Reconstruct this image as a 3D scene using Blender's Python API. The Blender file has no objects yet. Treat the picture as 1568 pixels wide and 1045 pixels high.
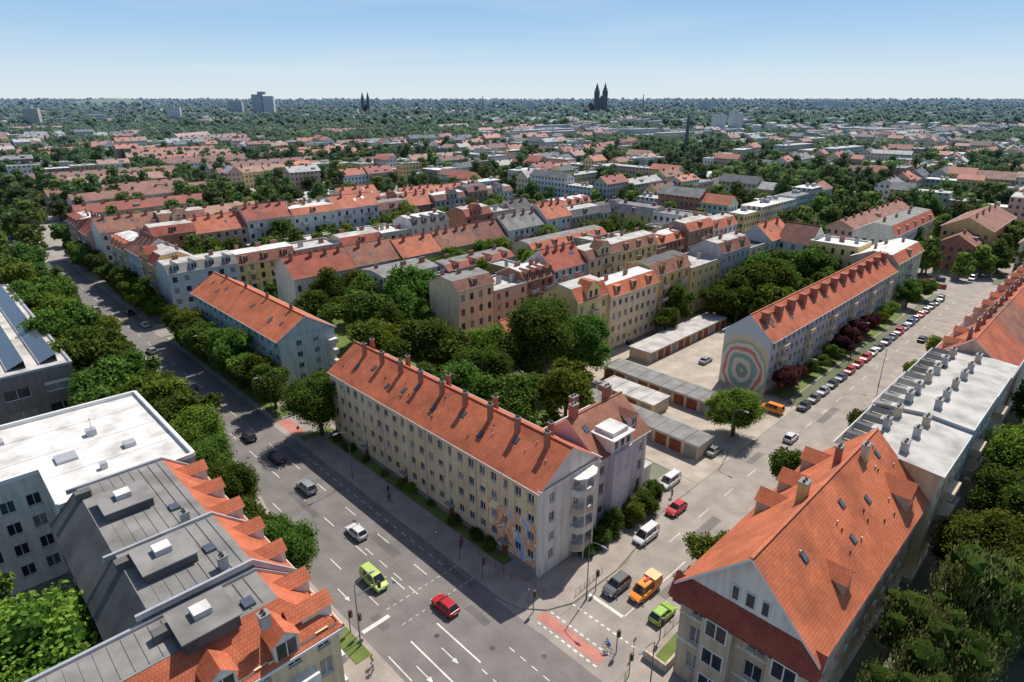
import bpy, math, random
import numpy as np
from mathutils import Vector, Matrix
random.seed(7); np.random.seed(7)
R=random.random; U=random.uniform
scene=bpy.context.scene
# ------------------------------------------------------------------ city grid frame (a: along avenue, b: across)
def W(a,b,z=0.0): return (-.7*a+.714*b, .714*a+.7*b, z)
ANG_A=math.atan2(.714,-.7); ANG_B=math.atan2(.7,.714)
# ------------------------------------------------------------------ materials
HZ=bpy.data.node_groups.new("painted_haze","ShaderNodeTree")  # haze painted into base colours, stronger with distance from the world origin; no volume
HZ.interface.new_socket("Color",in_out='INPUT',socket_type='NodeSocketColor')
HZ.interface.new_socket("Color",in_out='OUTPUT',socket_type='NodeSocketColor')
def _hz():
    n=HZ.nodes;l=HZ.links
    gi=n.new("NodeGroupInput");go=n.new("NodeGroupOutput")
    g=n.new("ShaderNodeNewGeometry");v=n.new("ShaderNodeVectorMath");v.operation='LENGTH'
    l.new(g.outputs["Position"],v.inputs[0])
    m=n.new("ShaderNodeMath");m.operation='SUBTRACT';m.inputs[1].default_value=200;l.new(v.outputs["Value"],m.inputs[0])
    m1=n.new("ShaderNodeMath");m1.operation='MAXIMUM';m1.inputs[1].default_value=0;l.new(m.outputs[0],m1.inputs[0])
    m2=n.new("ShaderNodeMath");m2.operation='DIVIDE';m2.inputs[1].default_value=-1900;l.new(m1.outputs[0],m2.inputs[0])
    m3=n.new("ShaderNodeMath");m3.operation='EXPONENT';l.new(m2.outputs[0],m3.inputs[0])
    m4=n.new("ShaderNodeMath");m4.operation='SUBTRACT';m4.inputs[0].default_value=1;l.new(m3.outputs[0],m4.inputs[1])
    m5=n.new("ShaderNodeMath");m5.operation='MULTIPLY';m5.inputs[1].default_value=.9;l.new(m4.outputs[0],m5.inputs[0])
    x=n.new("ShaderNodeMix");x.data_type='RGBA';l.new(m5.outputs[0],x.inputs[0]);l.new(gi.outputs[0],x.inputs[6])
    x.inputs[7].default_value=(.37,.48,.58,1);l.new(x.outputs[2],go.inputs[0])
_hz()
MATS={}
def mat(name,col,rough=.8,var=.12,scale=.6,kind='noise',col2=None,spec=.3,metal=0,coord='Object',detail=5):
    if name in MATS: return MATS[name]
    m=bpy.data.materials.new(name);m.use_nodes=True
    n=m.node_tree.nodes;l=m.node_tree.links
    b=n["Principled BSDF"];b.inputs["Roughness"].default_value=rough
    b.inputs["Specular IOR Level"].default_value=spec;b.inputs["Metallic"].default_value=metal
    tc=n.new("ShaderNodeTexCoord");geo=n.new("ShaderNodeNewGeometry")
    c1=tuple(max(0,x*(1-var)) for x in col)+(1,);c2=tuple(min(1,x*(1+var)) for x in (col2 or col))+(1,)
    if col2: c1=tuple(col)+(1,);c2=tuple(col2)+(1,)
    nz=n.new("ShaderNodeTexNoise");nz.inputs["Scale"].default_value=scale;nz.inputs["Detail"].default_value=detail
    l.new(geo.outputs["Position"],nz.inputs["Vector"])
    rp=n.new("ShaderNodeValToRGB");rp.color_ramp.elements[0].position=.3;rp.color_ramp.elements[1].position=.7
    rp.color_ramp.elements[0].color=c1;rp.color_ramp.elements[1].color=c2
    l.new(nz.outputs[0],rp.inputs[0]);out=rp.outputs[0]
    def mix(fac,A,B,blend='MIX'):
        x=n.new("ShaderNodeMix");x.data_type='RGBA';x.blend_type=blend
        if isinstance(fac,(int,float)): x.inputs[0].default_value=fac
        else: l.new(fac,x.inputs[0])
        for i,v in ((6,A),(7,B)):
            if isinstance(v,tuple): x.inputs[i].default_value=v
            else: l.new(v,x.inputs[i])
        return x.outputs[2]
    if kind=='tile':
        br=n.new("ShaderNodeTexBrick");l.new(tc.outputs["UV"],br.inputs["Vector"])
        br.inputs["Color1"].default_value=(1,1,1,1);br.inputs["Color2"].default_value=(.86,.82,.80,1);br.inputs["Mortar"].default_value=(.58,.52,.5,1)
        br.inputs["Scale"].default_value=1;br.inputs["Brick Width"].default_value=.3;br.inputs["Row Height"].default_value=.36;br.inputs["Mortar Size"].default_value=.022
        out=mix(1.0,out,br.outputs["Color"],'MULTIPLY')
        n2=n.new("ShaderNodeTexNoise");n2.inputs["Scale"].default_value=.22;n2.inputs["Detail"].default_value=9;n2.inputs["Roughness"].default_value=.65;l.new(geo.outputs["Position"],n2.inputs["Vector"])
        r2=n.new("ShaderNodeValToRGB");r2.color_ramp.elements[0].position=.35;r2.color_ramp.elements[0].color=(.66,.64,.64,1);r2.color_ramp.elements[1].position=.6;r2.color_ramp.elements[1].color=(1,1,1,1)
        l.new(n2.outputs[0],r2.inputs[0]);out=mix(1.0,out,r2.outputs[0],'MULTIPLY')
        bp=n.new("ShaderNodeBump");bp.inputs["Strength"].default_value=.4;bp.inputs["Distance"].default_value=.04
        l.new(br.outputs["Fac"],bp.inputs["Height"]);bp.invert=True;l.new(bp.outputs[0],b.inputs["Normal"])
    if kind in('stain','asphalt','felt'):
        n2=n.new("ShaderNodeTexNoise");n2.inputs["Scale"].default_value={'stain':1.5,'asphalt':9,'felt':.35}[kind];n2.inputs["Detail"].default_value=8
        mp=n.new("ShaderNodeMapping");mp.inputs["Scale"].default_value=(1,1,.12) if kind=='stain' else (1,1,1)
        l.new(geo.outputs["Position"],mp.inputs[0]);l.new(mp.outputs[0],n2.inputs["Vector"])
        r2=n.new("ShaderNodeValToRGB");r2.color_ramp.elements[0].position=.3;r2.color_ramp.elements[0].color=(.76,.75,.73,1) if kind!='felt' else (.62,.61,.59,1)
        r2.color_ramp.elements[1].position=.6;r2.color_ramp.elements[1].color=(1,1,1,1)
        l.new(n2.outputs[0],r2.inputs[0]);out=mix(1.0,out,r2.outputs[0],'MULTIPLY')
    if kind=='asphalt':   # broad wear and stains
        n3=n.new("ShaderNodeTexNoise");n3.inputs["Scale"].default_value=.35;n3.inputs["Detail"].default_value=6;l.new(geo.outputs["Position"],n3.inputs["Vector"])
        r3=n.new("ShaderNodeValToRGB");r3.color_ramp.elements[0].position=.35;r3.color_ramp.elements[0].color=(.84,.83,.82,1);r3.color_ramp.elements[1].position=.65;r3.color_ramp.elements[1].color=(1.08,1.06,1.04,1)
        l.new(n3.outputs[0],r3.inputs[0]);out=mix(1.0,out,r3.outputs[0],'MULTIPLY')
    if kind=='win':   # distant facades: regular window grid from metre UVs
        sp=n.new("ShaderNodeSeparateXYZ");l.new(tc.outputs["UV"],sp.inputs[0])
        def band(o,per,lo,hi):
            d=n.new("ShaderNodeMath");d.operation='DIVIDE';d.inputs[1].default_value=per;l.new(o,d.inputs[0])
            f=n.new("ShaderNodeMath");f.operation='FRACT';l.new(d.outputs[0],f.inputs[0])
            g=n.new("ShaderNodeMath");g.operation='GREATER_THAN';g.inputs[1].default_value=lo;l.new(f.outputs[0],g.inputs[0])
            h=n.new("ShaderNodeMath");h.operation='LESS_THAN';h.inputs[1].default_value=hi;l.new(f.outputs[0],h.inputs[0])
            k=n.new("ShaderNodeMath");k.operation='MULTIPLY';l.new(g.outputs[0],k.inputs[0]);l.new(h.outputs[0],k.inputs[1]);return k.outputs[0]
        k=n.new("ShaderNodeMath");k.operation='MULTIPLY';l.new(band(sp.outputs[0],2.7,.28,.72),k.inputs[0]);l.new(band(sp.outputs[1],3.2,.32,.8),k.inputs[1])
        out=mix(k.outputs[0],out,(.07,.08,.095,1))
    if kind=='mural':  # painted figures: large warm and blue shapes on cream plaster
        nm_=n.new("ShaderNodeTexNoise");nm_.inputs["Scale"].default_value=.42;nm_.inputs["Detail"].default_value=1.5;nm_.inputs["Distortion"].default_value=1.2
        mp=n.new("ShaderNodeMapping");mp.inputs["Scale"].default_value=(1,1,.6);mp.inputs["Location"].default_value=(3.1,1.7,.4)
        l.new(geo.outputs["Position"],mp.inputs[0]);l.new(mp.outputs[0],nm_.inputs["Vector"])
        cr=n.new("ShaderNodeValToRGB");cr.color_ramp.interpolation='CONSTANT';e=cr.color_ramp.elements
        e[0].position=0;e[0].color=(.34,.46,.66,1);e[1].position=.40;e[1].color=(.74,.64,.5,1)
        for p,c in((.455,(.75,.36,.2,1)),(.56,(.80,.52,.34,1)),(.6,(.60,.22,.14,1)),(.64,(.8,.7,.45,1))):
            x=e.new(p);x.color=c
        l.new(nm_.outputs[0],cr.inputs[0]);out=cr.outputs[0]
    if kind=='rings':
        mp=n.new("ShaderNodeVectorMath");mp.operation='SUBTRACT';l.new(geo.outputs["Position"],mp.inputs[0]);mp.inputs[1].default_value=W(54.6,124,4.2)
        sc=n.new("ShaderNodeVectorMath");sc.operation='MULTIPLY';sc.inputs[1].default_value=(1,1,.82);l.new(mp.outputs[0],sc.inputs[0])
        ln=n.new("ShaderNodeVectorMath");ln.operation='LENGTH';l.new(sc.outputs[0],ln.inputs[0])
        nd=n.new("ShaderNodeTexNoise");nd.inputs["Scale"].default_value=.35;l.new(geo.outputs["Position"],nd.inputs["Vector"])
        ad=n.new("ShaderNodeMath");ad.operation='MULTIPLY_ADD';ad.inputs[1].default_value=1.6;l.new(nd.outputs[0],ad.inputs[0]);l.new(ln.outputs["Value"],ad.inputs[2])
        d=n.new("ShaderNodeMath");d.operation='DIVIDE';d.inputs[1].default_value=8.2;l.new(ad.outputs[0],d.inputs[0])
        cr=n.new("ShaderNodeValToRGB");cr.color_ramp.interpolation='CONSTANT';e=cr.color_ramp.elements
        e[0].position=0;e[0].color=(.55,.55,.5,1);e[1].position=.14;e[1].color=(.24,.34,.28,1)
        for p,c in((.27,(.64,.61,.54,1)),(.38,(.28,.40,.36,1)),(.5,(.66,.63,.56,1)),(.57,(.60,.25,.18,1)),(.65,(.70,.66,.58,1)),(.73,(.36,.5,.36,1)),(.80,(.70,.56,.32,1)),(.87,(.60,.60,.56,1)),(.97,c2)):
            x=e.new(p);x.color=c
        l.new(d.outputs[0],cr.inputs[0]);out=cr.outputs[0]
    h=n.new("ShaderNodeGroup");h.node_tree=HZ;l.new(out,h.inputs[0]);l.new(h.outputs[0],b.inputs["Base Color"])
    MATS[name]=m;return m
def leafmat(name,c1,c2,trans=.4):
    m=bpy.data.materials.new(name);m.use_nodes=True;n=m.node_tree.nodes;l=m.node_tree.links
    n.remove(n["Principled BSDF"]);o=n["Material Output"]
    g=n.new("ShaderNodeNewGeometry");oi=n.new("ShaderNodeObjectInfo")
    r=n.new("ShaderNodeValToRGB");r.color_ramp.elements[0].color=c1+(1,);r.color_ramp.elements[1].color=c2+(1,)
    l.new(g.outputs["Random Per Island"],r.inputs[0])
    hs=n.new("ShaderNodeHueSaturation");l.new(r.outputs[0],hs.inputs["Color"])
    mr=n.new("ShaderNodeMapRange");mr.inputs[3].default_value=.465;mr.inputs[4].default_value=.515;l.new(oi.outputs["Random"],mr.inputs[0]);l.new(mr.outputs[0],hs.inputs["Hue"])
    mr2=n.new("ShaderNodeMapRange");mr2.inputs[3].default_value=.6;mr2.inputs[4].default_value=1.3;l.new(oi.outputs["Random"],mr2.inputs[0]);l.new(mr2.outputs[0],hs.inputs["Value"])
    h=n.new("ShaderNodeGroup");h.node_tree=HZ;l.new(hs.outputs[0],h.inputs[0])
    d=n.new("ShaderNodeBsdfDiffuse");t=n.new("ShaderNodeBsdfTranslucent");x=n.new("ShaderNodeMixShader");x.inputs[0].default_value=trans
    l.new(h.outputs[0],d.inputs[0]);l.new(h.outputs[0],t.inputs[0]);l.new(d.outputs[0],x.inputs[1]);l.new(t.outputs[0],x.inputs[2]);l.new(x.outputs[0],o.inputs[0])
    MATS[name]=m;return m
TILE=mat("orange_roof_tiles",(.60,.175,.085),.7,.12,.5,'tile')
TILE2=mat("red_roof_tiles",(.42,.10,.06),.7,.15,.5,'tile')
TILE3=mat("weathered_roof_tiles",(.37,.17,.115),.8,.18,.5,'tile')
TILE4=mat("bright_roof_tiles",(.67,.20,.09),.65,.1,.5,'tile')
TILEP=mat("pale_roof_tiles",(.55,.30,.21),.75,.15,.5,'tile')
TILEB=mat("brown_roof_tiles",(.27,.12,.09),.8,.18,.5,'tile')
FELT=mat("roofing_felt",(.26,.25,.24),.9,.12,.3,'felt')
FELTL=mat("light_roofing",(.52,.50,.47),.85,.1,.3,'felt')
FELTD=mat("dark_roofing",(.12,.12,.12),.85,.15,.3,'felt')
WHITEROOF=mat("white_roof_membrane",(.74,.72,.69),.7,.06,.3,'felt')
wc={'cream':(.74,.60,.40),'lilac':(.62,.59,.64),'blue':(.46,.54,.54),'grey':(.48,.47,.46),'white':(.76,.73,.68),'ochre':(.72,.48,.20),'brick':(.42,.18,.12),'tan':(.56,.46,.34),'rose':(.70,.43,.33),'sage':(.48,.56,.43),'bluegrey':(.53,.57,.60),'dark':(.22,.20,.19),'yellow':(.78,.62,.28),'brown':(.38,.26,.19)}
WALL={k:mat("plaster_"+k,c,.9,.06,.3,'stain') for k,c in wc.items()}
WWIN={k:mat("windowed_plaster_"+k,c,.9,.1,.3,'win') for k,c in wc.items()}
GLASS=mat("window_glass",(.03,.035,.045),.08,.3,2,spec=.6)
GLASS2=mat("window_glass_curtain",(.25,.25,.25),.2,.2,2,spec=.6)
GLASS3=mat("window_glass_blue",(.08,.10,.13),.1,.2,2,spec=.6)
FRAME=mat("window_frame_white",(.72,.71,.68),.5,.03)
BRICK=mat("chimney_brick",(.38,.15,.10),.9,.2,3)
PLINTH=mat("plinth_grey",(.26,.25,.25),.9,.1)
METAL=mat("zinc_metal",(.45,.46,.48),.45,.1,1,metal=.3)
DARKM=mat("dark_metal",(.05,.05,.05),.5,.1,1)
ASPH=mat("asphalt",(.21,.195,.188),.9,.08,.06,'asphalt')
ASPHD=mat("asphalt_repair",(.155,.145,.14),.9,.08,.3,'asphalt')
ASPH2=mat("asphalt_light",(.35,.315,.285),.9,.1,.12,'asphalt')
PAVE=mat("pavement_slabs",(.38,.33,.295),.9,.12,.4,'asphalt')
KERB=mat("kerb_stone",(.45,.43,.41),.9,.08)
GRASS=mat("grass",(.09,.14,.03),.95,.1,.5,col2=(.17,.21,.06))
TANP=mat("yard_paving",(.46,.40,.34),.9,.14,.2,'asphalt')
PAINT=mat("road_paint",(.70,.70,.67),.7,.14,3,'asphalt')
REDP=mat("red_cycle_paint",(.52,.22,.18),.8,.12,3,'asphalt')
BARK=mat("bark",(.09,.07,.05),.95,.2,3)
WOODP=mat("brown_paint",(.2,.06,.035),.7,.1)
GROUND=mat("city_ground",(.08,.115,.045),.95,.1,.012,col2=(.25,.23,.19),detail=9)
MURAL=mat("ring_mural",(.50,.56,.60),.9,.05,kind='rings')
FIGM=mat("figure_mural",(.7,.6,.5),.9,.05,kind='mural')
LEAF=leafmat("foliage",(.055,.105,.018),(.16,.25,.05))
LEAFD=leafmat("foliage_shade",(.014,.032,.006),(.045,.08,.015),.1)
LEAFP=leafmat("foliage_copper",(.06,.022,.025),(.16,.055,.055))
LEAFW=leafmat("foliage_willow",(.12,.15,.04),(.25,.28,.10))
LEAFL=leafmat("foliage_linden",(.10,.175,.022),(.26,.35,.06))
# ------------------------------------------------------------------ mesh builder
class M:
    def __init__(s,frame=None): s.v=[];s.f=[];s.m=[];s.uv=[];s.mats=[];s.fr=frame or W
    def mi(s,m):
        if m not in s.mats: s.mats.append(m)
        return s.mats.index(m)
    def poly(s,pts,m,world=False):
        P=[Vector(p if world else s.fr(*p)) for p in pts]
        i=len(s.v);s.v+=[tuple(p) for p in P];s.f.append(tuple(range(i,i+len(P))));s.m.append(s.mi(m))
        e=(P[1]-P[0]);L=e.length or 1;e=e/L;nn=Vector((0,0,0))
        for k in range(2,len(P)):
            nn=(P[k-1]-P[0]).cross(P[k]-P[0])
            if nn.length>1e-9: break
        nn.normalize() if nn.length>0 else None
        g=nn.cross(e)
        s.uv+=[((p-P[0]).dot(e),(p-P[0]).dot(g)) for p in P]
    def box(s,a0,a1,b0,b1,z0,z1,m,top=None,bot=False):
        t=top or m
        s.poly([(a0,b0,z1),(a1,b0,z1),(a1,b1,z1),(a0,b1,z1)],t)
        s.poly([(a0,b0,z0),(a1,b0,z0),(a1,b0,z1),(a0,b0,z1)],m)
        s.poly([(a0,b1,z0),(a1,b1,z0),(a1,b1,z1),(a0,b1,z1)],m)
        s.poly([(a0,b0,z0),(a0,b1,z0),(a0,b1,z1),(a0,b0,z1)],m)
        s.poly([(a1,b0,z0),(a1,b1,z0),(a1,b1,z1),(a1,b0,z1)],m)
        if bot: s.poly([(a0,b0,z0),(a1,b0,z0),(a1,b1,z0),(a0,b1,z0)],m)
    def slab(s,pts,z0,z1,top,side):
        s.poly([(a,b,z1) for a,b in pts],top)
        for i in range(len(pts)):
            p,q=pts[i],pts[(i+1)%len(pts)];s.poly([(p[0],p[1],z0),(q[0],q[1],z0),(q[0],q[1],z1),(p[0],p[1],z1)],side)
    def make(s,name,smooth=False):
        me=bpy.data.meshes.new(name)
        V=np.array(s.v);c=(V.min(0)+V.max(0))/2;c[2]=V[:,2].min() if V[:,2].min()>-.5 else 0
        me.from_pydata([tuple(x) for x in (V-c)],[],s.f)
        for m in s.mats: me.materials.append(m)
        me.polygons.foreach_set("material_index",s.m)
        uv=me.uv_layers.new(name="UVMap");uv.data.foreach_set("uv",np.array(s.uv).ravel())
        if smooth: me.polygons.foreach_set("use_smooth",[True]*len(s.f))
        o=bpy.data.objects.new(name,me);o.location=c;scene.collection.objects.link(o);return o
def cent(L,sp,mar=1.5):
    n=max(1,int((L-2*mar+.01)/sp)+1);st=(L-2*mar)/max(1,n-1) if n>1 else 0
    return [mar+i*st for i in range(n)] if n>1 else [L/2]
def wall(m,p0,p1,nr,z0,z1,wm,cols,rows,ww=1.15,wh=1.45,det=1,skip=0.0):
    L=math.hypot(p1[0]-p0[0],p1[1]-p0[1]);d=((p1[0]-p0[0])/L,(p1[1]-p0[1])/L)
    def P(u,z,dp=0): return (p0[0]+d[0]*u-nr[0]*dp,p0[1]+d[1]*u-nr[1]*dp,z)
    def q(u0,u1,za,zb,mt,dp=0):
        if u1-u0>.001 and zb-za>.001: m.poly([P(u0,za,dp),P(u1,za,dp),P(u1,zb,dp),P(u0,zb,dp)],mt)
    zp=z0
    for zr in rows:
        h=wh
        if isinstance(zr,tuple): zr,h=zr
        q(0,L,zp,zr,wm);up=0
        for c in cols:
            w=ww
            if isinstance(c,tuple): c,w=c
            if skip and R()<skip: continue
            u0,u1=c-w/2,c+w/2;q(up,u0,zr,zr+h,wm);up=u1;dp=.2
            zt=zr+h
            m.poly([P(u0,zr),P(u1,zr),P(u1,zr,dp),P(u0,zr,dp)],FRAME)
            m.poly([P(u0,zt),P(u1,zt),P(u1,zt,dp),P(u0,zt,dp)],wm)
            m.poly([P(u0,zr),P(u0,zt),P(u0,zt,dp),P(u0,zr,dp)],wm)
            m.poly([P(u1,zr),P(u1,zt),P(u1,zt,dp),P(u1,zr,dp)],wm)
            r=R();q(u0,u1,zr,zt,GLASS if r<.6 else GLASS2 if r<.8 else GLASS3,dp)
            if det>1:
                f=.07;q(u0,u0+f,zr,zt,FRAME,dp-.03);q(u1-f,u1,zr,zt,FRAME,dp-.03)
                q(u0+f,u1-f,zr,zr+f,FRAME,dp-.03);q(u0+f,u1-f,zt-f,zt,FRAME,dp-.03);q((u0+u1)/2-.04,(u0+u1)/2+.04,zr+f,zt-f,FRAME,dp-.031)
                if R()<.25: q(u0+f,u1-f,zt-f-.35*h*R(),zt-f,FRAME,dp-.02)
                m.poly([P(u0-.05,zr-.01,0),P(u1+.05,zr-.01,0),P(u1+.05,zr-.04,-.09),P(u0-.05,zr-.04,-.09)],METAL)
        q(up,L,zr,zr+h,wm);zp=zr+h
    q(0,L,zp,z1,wm)
def roofprof(m,Q,L,prof,mats,endm,D,ze,over=.25,th=.2):
    for i in range(len(prof)-1):
        (t0,z0),(t1,z1)=prof[i],prof[i+1];mt=mats[i]
        if z1>=z0: m.poly([Q(t0,-over,z0),Q(t0,L+over,z0),Q(t1,L+over,z1),Q(t1,-over,z1)],mt)
        else: m.poly([Q(t1,-over,z1),Q(t1,L+over,z1),Q(t0,L+over,z0),Q(t0,-over,z0)],mt)
        m.poly([Q(t0,-over,z0-th),Q(t0,L+over,z0-th),Q(t1,L+over,z1-th),Q(t1,-over,z1-th)],WALL['white'])
        for u in(-over,L+over): m.poly([Q(t0,u,z0-th),Q(t1,u,z1-th),Q(t1,u,z1),Q(t0,u,z0)],METAL if mt in(FELT,FELTL) else FRAME)
    for t,z in(prof[0],prof[-1]):
        m.poly([Q(t,-over,z-th),Q(t,L+over,z-th),Q(t,L+over,z),Q(t,-over,z)],METAL)
        g=-.14 if t<D/2 else .14
        m.poly([Q(t,-over,z-.02),Q(t,L+over,z-.02),Q(t+g,L+over,z-.0),Q(t+g,-over,z-.0)],METAL)
    inner=[(t,z-.08) for t,z in prof if 0<t<D]
    for u in(0,L): m.poly([Q(0,u,ze)]+[Q(t,u,z) for t,z in inner]+[Q(D,u,ze)],endm)
def qbox(m,Q,t0,t1,u0,u1,z0,z1,mt,top=None):
    top=top or mt
    m.poly([Q(t0,u0,z1),Q(t1,u0,z1),Q(t1,u1,z1),Q(t0,u1,z1)],top)
    m.poly([Q(t0,u0,z0),Q(t1,u0,z0),Q(t1,u1,z0),Q(t0,u1,z0)],mt)
    for t in(t0,t1): m.poly([Q(t,u0,z0),Q(t,u1,z0),Q(t,u1,z1),Q(t,u0,z1)],mt)
    for u in(u0,u1): m.poly([Q(t0,u,z0),Q(t1,u,z0),Q(t1,u,z1),Q(t0,u,z1)],mt)
def chimney(m,Q,t,u,z0,z1,w=.7,l=1.1,mt=None):
    mt=mt or BRICK;qbox(m,Q,t-w/2,t+w/2,u-l/2,u+l/2,z0,z1,mt);qbox(m,Q,t-w/2-.08,t+w/2+.08,u-l/2-.08,u+l/2+.08,z1,z1+.12,PLINTH)
    for k in(-.25,.25): qbox(m,Q,t-.12,t+.12,u+k*l-.12,u+k*l+.12,z1+.12,z1+.4,DARKM)
def dormer(m,Q,t0,t1,u,w,z0,z1,wm,rm,gable=True):
    h=w/2;qbox(m,Q,t0,t1,u-h,u+h,z0,z1,wm)
    m.poly([Q(t0-.02,u-h+.25,z0+.3),Q(t0-.02,u+h-.25,z0+.3),Q(t0-.02,u+h-.25,z1-.2),Q(t0-.02,u-h+.25,z1-.2)],GLASS)
    m.poly([Q(t0-.04,u-.05,z0+.3),Q(t0-.04,u+.05,z0+.3),Q(t0-.04,u+.05,z1-.2),Q(t0-.04,u-.05,z1-.2)],FRAME)
    if gable:
        g=w*.42
        m.poly([Q(t0,u-h,z1),Q(t0,u+h,z1),Q(t0,u,z1+g)],wm)
        for s in(-1,1): m.poly([Q(t0-.25,u+s*(h+.2),z1-.1),Q(t1+1.2,u+s*(h+.2),z1-.1),Q(t1+1.2,u,z1+g+.08),Q(t0-.25,u,z1+g+.08)],rm)
    else: qbox(m,Q,t0-.2,t1,u-h-.15,u+h+.15,z1,z1+.12,rm)
def skylight(m,Q,t,u,z,sl,w=.8,l=1.1):  # sl = dz/dt
    P=[(t,u-w/2),(t,u+w/2),(t+l*.75,u+w/2),(t+l*.75,u-w/2)]
    m.poly([Q(a,b,z+(a-t)*sl+.09) for a,b in P],GLASS3);
    P=[(t-.08,u-w/2-.08),(t-.08,u+w/2+.08),(t+l*.75+.08,u+w/2+.08),(t+l*.75+.08,u-w/2-.08)]
    m.poly([Q(a,b,z+(a-t)*sl+.05) for a,b in P],DARKM)
def house(name,a0,a1,b0,b1,ze,zr,axis='b',roof='gable',flip=False,wm='cream',rm=None,fl=4,z1=1.7,fh=3.0,sp=2.6,ww=1.15,wh=1.5,
          blind=(),det=1,chim=2,dorm=0,balc=0,finish=True,rm2=None,sky=0,mar=1.5,endm=None,plinth=True,fgab=False):
    m=M();rm=rm or TILE;rm2=rm2 or FELT;w=WALL[wm]
    rows=[z1+i*fh for i in range(fl)]
    LA,LB=a1-a0,b1-b0
    S={'b-':((a0,b0),(a1,b0),(0,-1),LA),'b+':((a0,b1),(a1,b1),(0,1),LA),'a-':((a0,b0),(a0,b1),(-1,0),LB),'a+':((a1,b0),(a1,b1),(1,0),LB)}
    for k,(p,q,n,L) in S.items():
        if k in blind: wall(m,p,q,n,0,ze,w,[],[])
        else: wall(m,p,q,n,0,ze,w,cent(L,sp,mar),rows,ww,wh,det,skip=.0 if det>1 else .04)
    if plinth:
        e=.06;m.box(a0-e,a1+e,b0-e,b1+e,0,.8,PLINTH)
    if axis=='b': D,L=LA,LB;Q=(lambda t,u,z:(a0+t,b0+u,z)) if not flip else (lambda t,u,z:(a1-t,b0+u,z))
    else: D,L=LB,LA;Q=(lambda t,u,z:(a0+u,b0+t,z)) if not flip else (lambda t,u,z:(a0+u,b1-t,z))
    em=endm or w
    if roof=='gable':
        sl=(zr-ze)/(D/2);pr=[(-.5,ze-.5*sl+.15),(D/2,zr+.15),(D+.5,ze-.5*sl+.15)];roofprof(m,Q,L,pr,[rm,rm],em,D,ze)
        qbox(m,Q,D/2-.15,D/2+.15,-.25,L+.25,zr+.08,zr+.24,rm)
        for i in range(chim):
            u=(i+.5)*L/chim+U(-.6,.6);chimney(m,Q,D/2-1.2,u,zr-1.6,zr+U(.9,1.4),.6,.9)
        for i in range(dorm):
            u=(i+.5)*L/dorm;dormer(m,Q,1.0,3.6,u,1.7,ze+.5*sl,ze+2.5,w,rm)
        for i in range(sky):
            u=U(1,L-1);t=U(1.5,D/2-2);skylight(m,Q,t,u,ze+.15+t*sl,sl)
    elif roof=='mansard':
        pr=[(-.35,ze),(1.9,zr-.5),(D*.55,zr),(D+.3,ze+.3)];roofprof(m,Q,L,pr,[rm,rm2,rm2],em,D,ze)
        for i in range(chim):
            u=(i+.5)*L/chim+U(-1,1);chimney(m,Q,U(D*.35,D*.7),u,zr-1.5,zr+U(.8,1.3),.6,U(.9,1.8))
        if fgab:   # wide stepped front gable instead of dormers
            u=L/2+U(-2,2);h=U(2.2,3.2);qbox(m,Q,-.12,3,u-h,u+h,ze-.1,ze+2.3,w,rm2);m.poly([Q(-.12,u-h,ze+2.3),Q(-.12,u+h,ze+2.3),Q(-.12,u+h*.4,ze+4.2),Q(-.12,u-h*.4,ze+4.2)],w)
            for s in(-1,1): m.poly([Q(-.3,u+s*(h+.15),ze+2.2),Q(3.6,u+s*(h+.15),ze+2.2),Q(3.6,u+s*h*.3,ze+4.25),Q(-.3,u+s*h*.3,ze+4.25)],rm)
            m.poly([Q(-.3,u-h*.3,ze+4.25),Q(3.6,u-h*.3,ze+4.25),Q(3.6,u+h*.3,ze+4.25),Q(-.3,u+h*.3,ze+4.25)],rm)
            for k in(-1,1): m.poly([Q(-.15,u+k*1.0-.5,ze+.5),Q(-.15,u+k*1.0+.5,ze+.5),Q(-.15,u+k*1.0+.5,ze+2.1),Q(-.15,u+k*1.0-.5,ze+2.1)],GLASS)
        else:
            for i in range(dorm):
                u=(i+.5)*L/dorm;dormer(m,Q,.35,2.6,u,1.8,ze+.3,min(zr-.7,ze+2.2),w,rm,dorm%2==0)
    elif roof=='flat':
        m.poly([(a0,b0,ze-.3),(a1,b0,ze-.3),(a1,b1,ze-.3),(a0,b1,ze-.3)],rm2)
        t=.35
        for c in((a0-.05,a1+.05,b0-.05,b0+t),(a0-.05,a1+.05,b1-t,b1+.05),(a0-.05,a0+t,b0+t,b1-t),(a1-t,a1+.05,b0+t,b1-t)): m.box(*c,ze,ze+.25,METAL if rm2 is not WHITEROOF else FRAME);
        for c in((a0+t,a1-t,b0+t,b0+t+.01),(a0+t,a1-t,b1-t-.01,b1-t)): m.box(*c,ze-.3,ze,rm2)
        for i in range(chim):
            u=(i+.5)*L/chim+U(-1,1);chimney(m,Q,U(D*.3,D*.7),u,ze-.3,ze+U(1,1.6),.7,U(.8,1.8),WALL['grey'] if R()<.5 else None)
    bm_=random.choice([WALL['tan'],WALL['brown'],METAL,WALL['white'],w])
    for i in range(balc):   # stacks of balconies on the t=0 side
        u=(i+.5)*L/balc
        for k in range(1,fl):
            z=z1+k*fh-1.0
            qbox(m,Q,-1.3,-.01,u-1.4,u+1.4,z,z+.15,WALL['grey'])
            qbox(m,Q,-1.3,-1.24,u-1.4,u+1.4,z+.15,z+1.0,bm_)
            for s in(-1.4,1.34): qbox(m,Q,-1.24,-.01,u+s,u+s+.06,z+.15,z+1.0,METAL)
    if finish: return m.make(name)
    return m,Q,D,L
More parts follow.
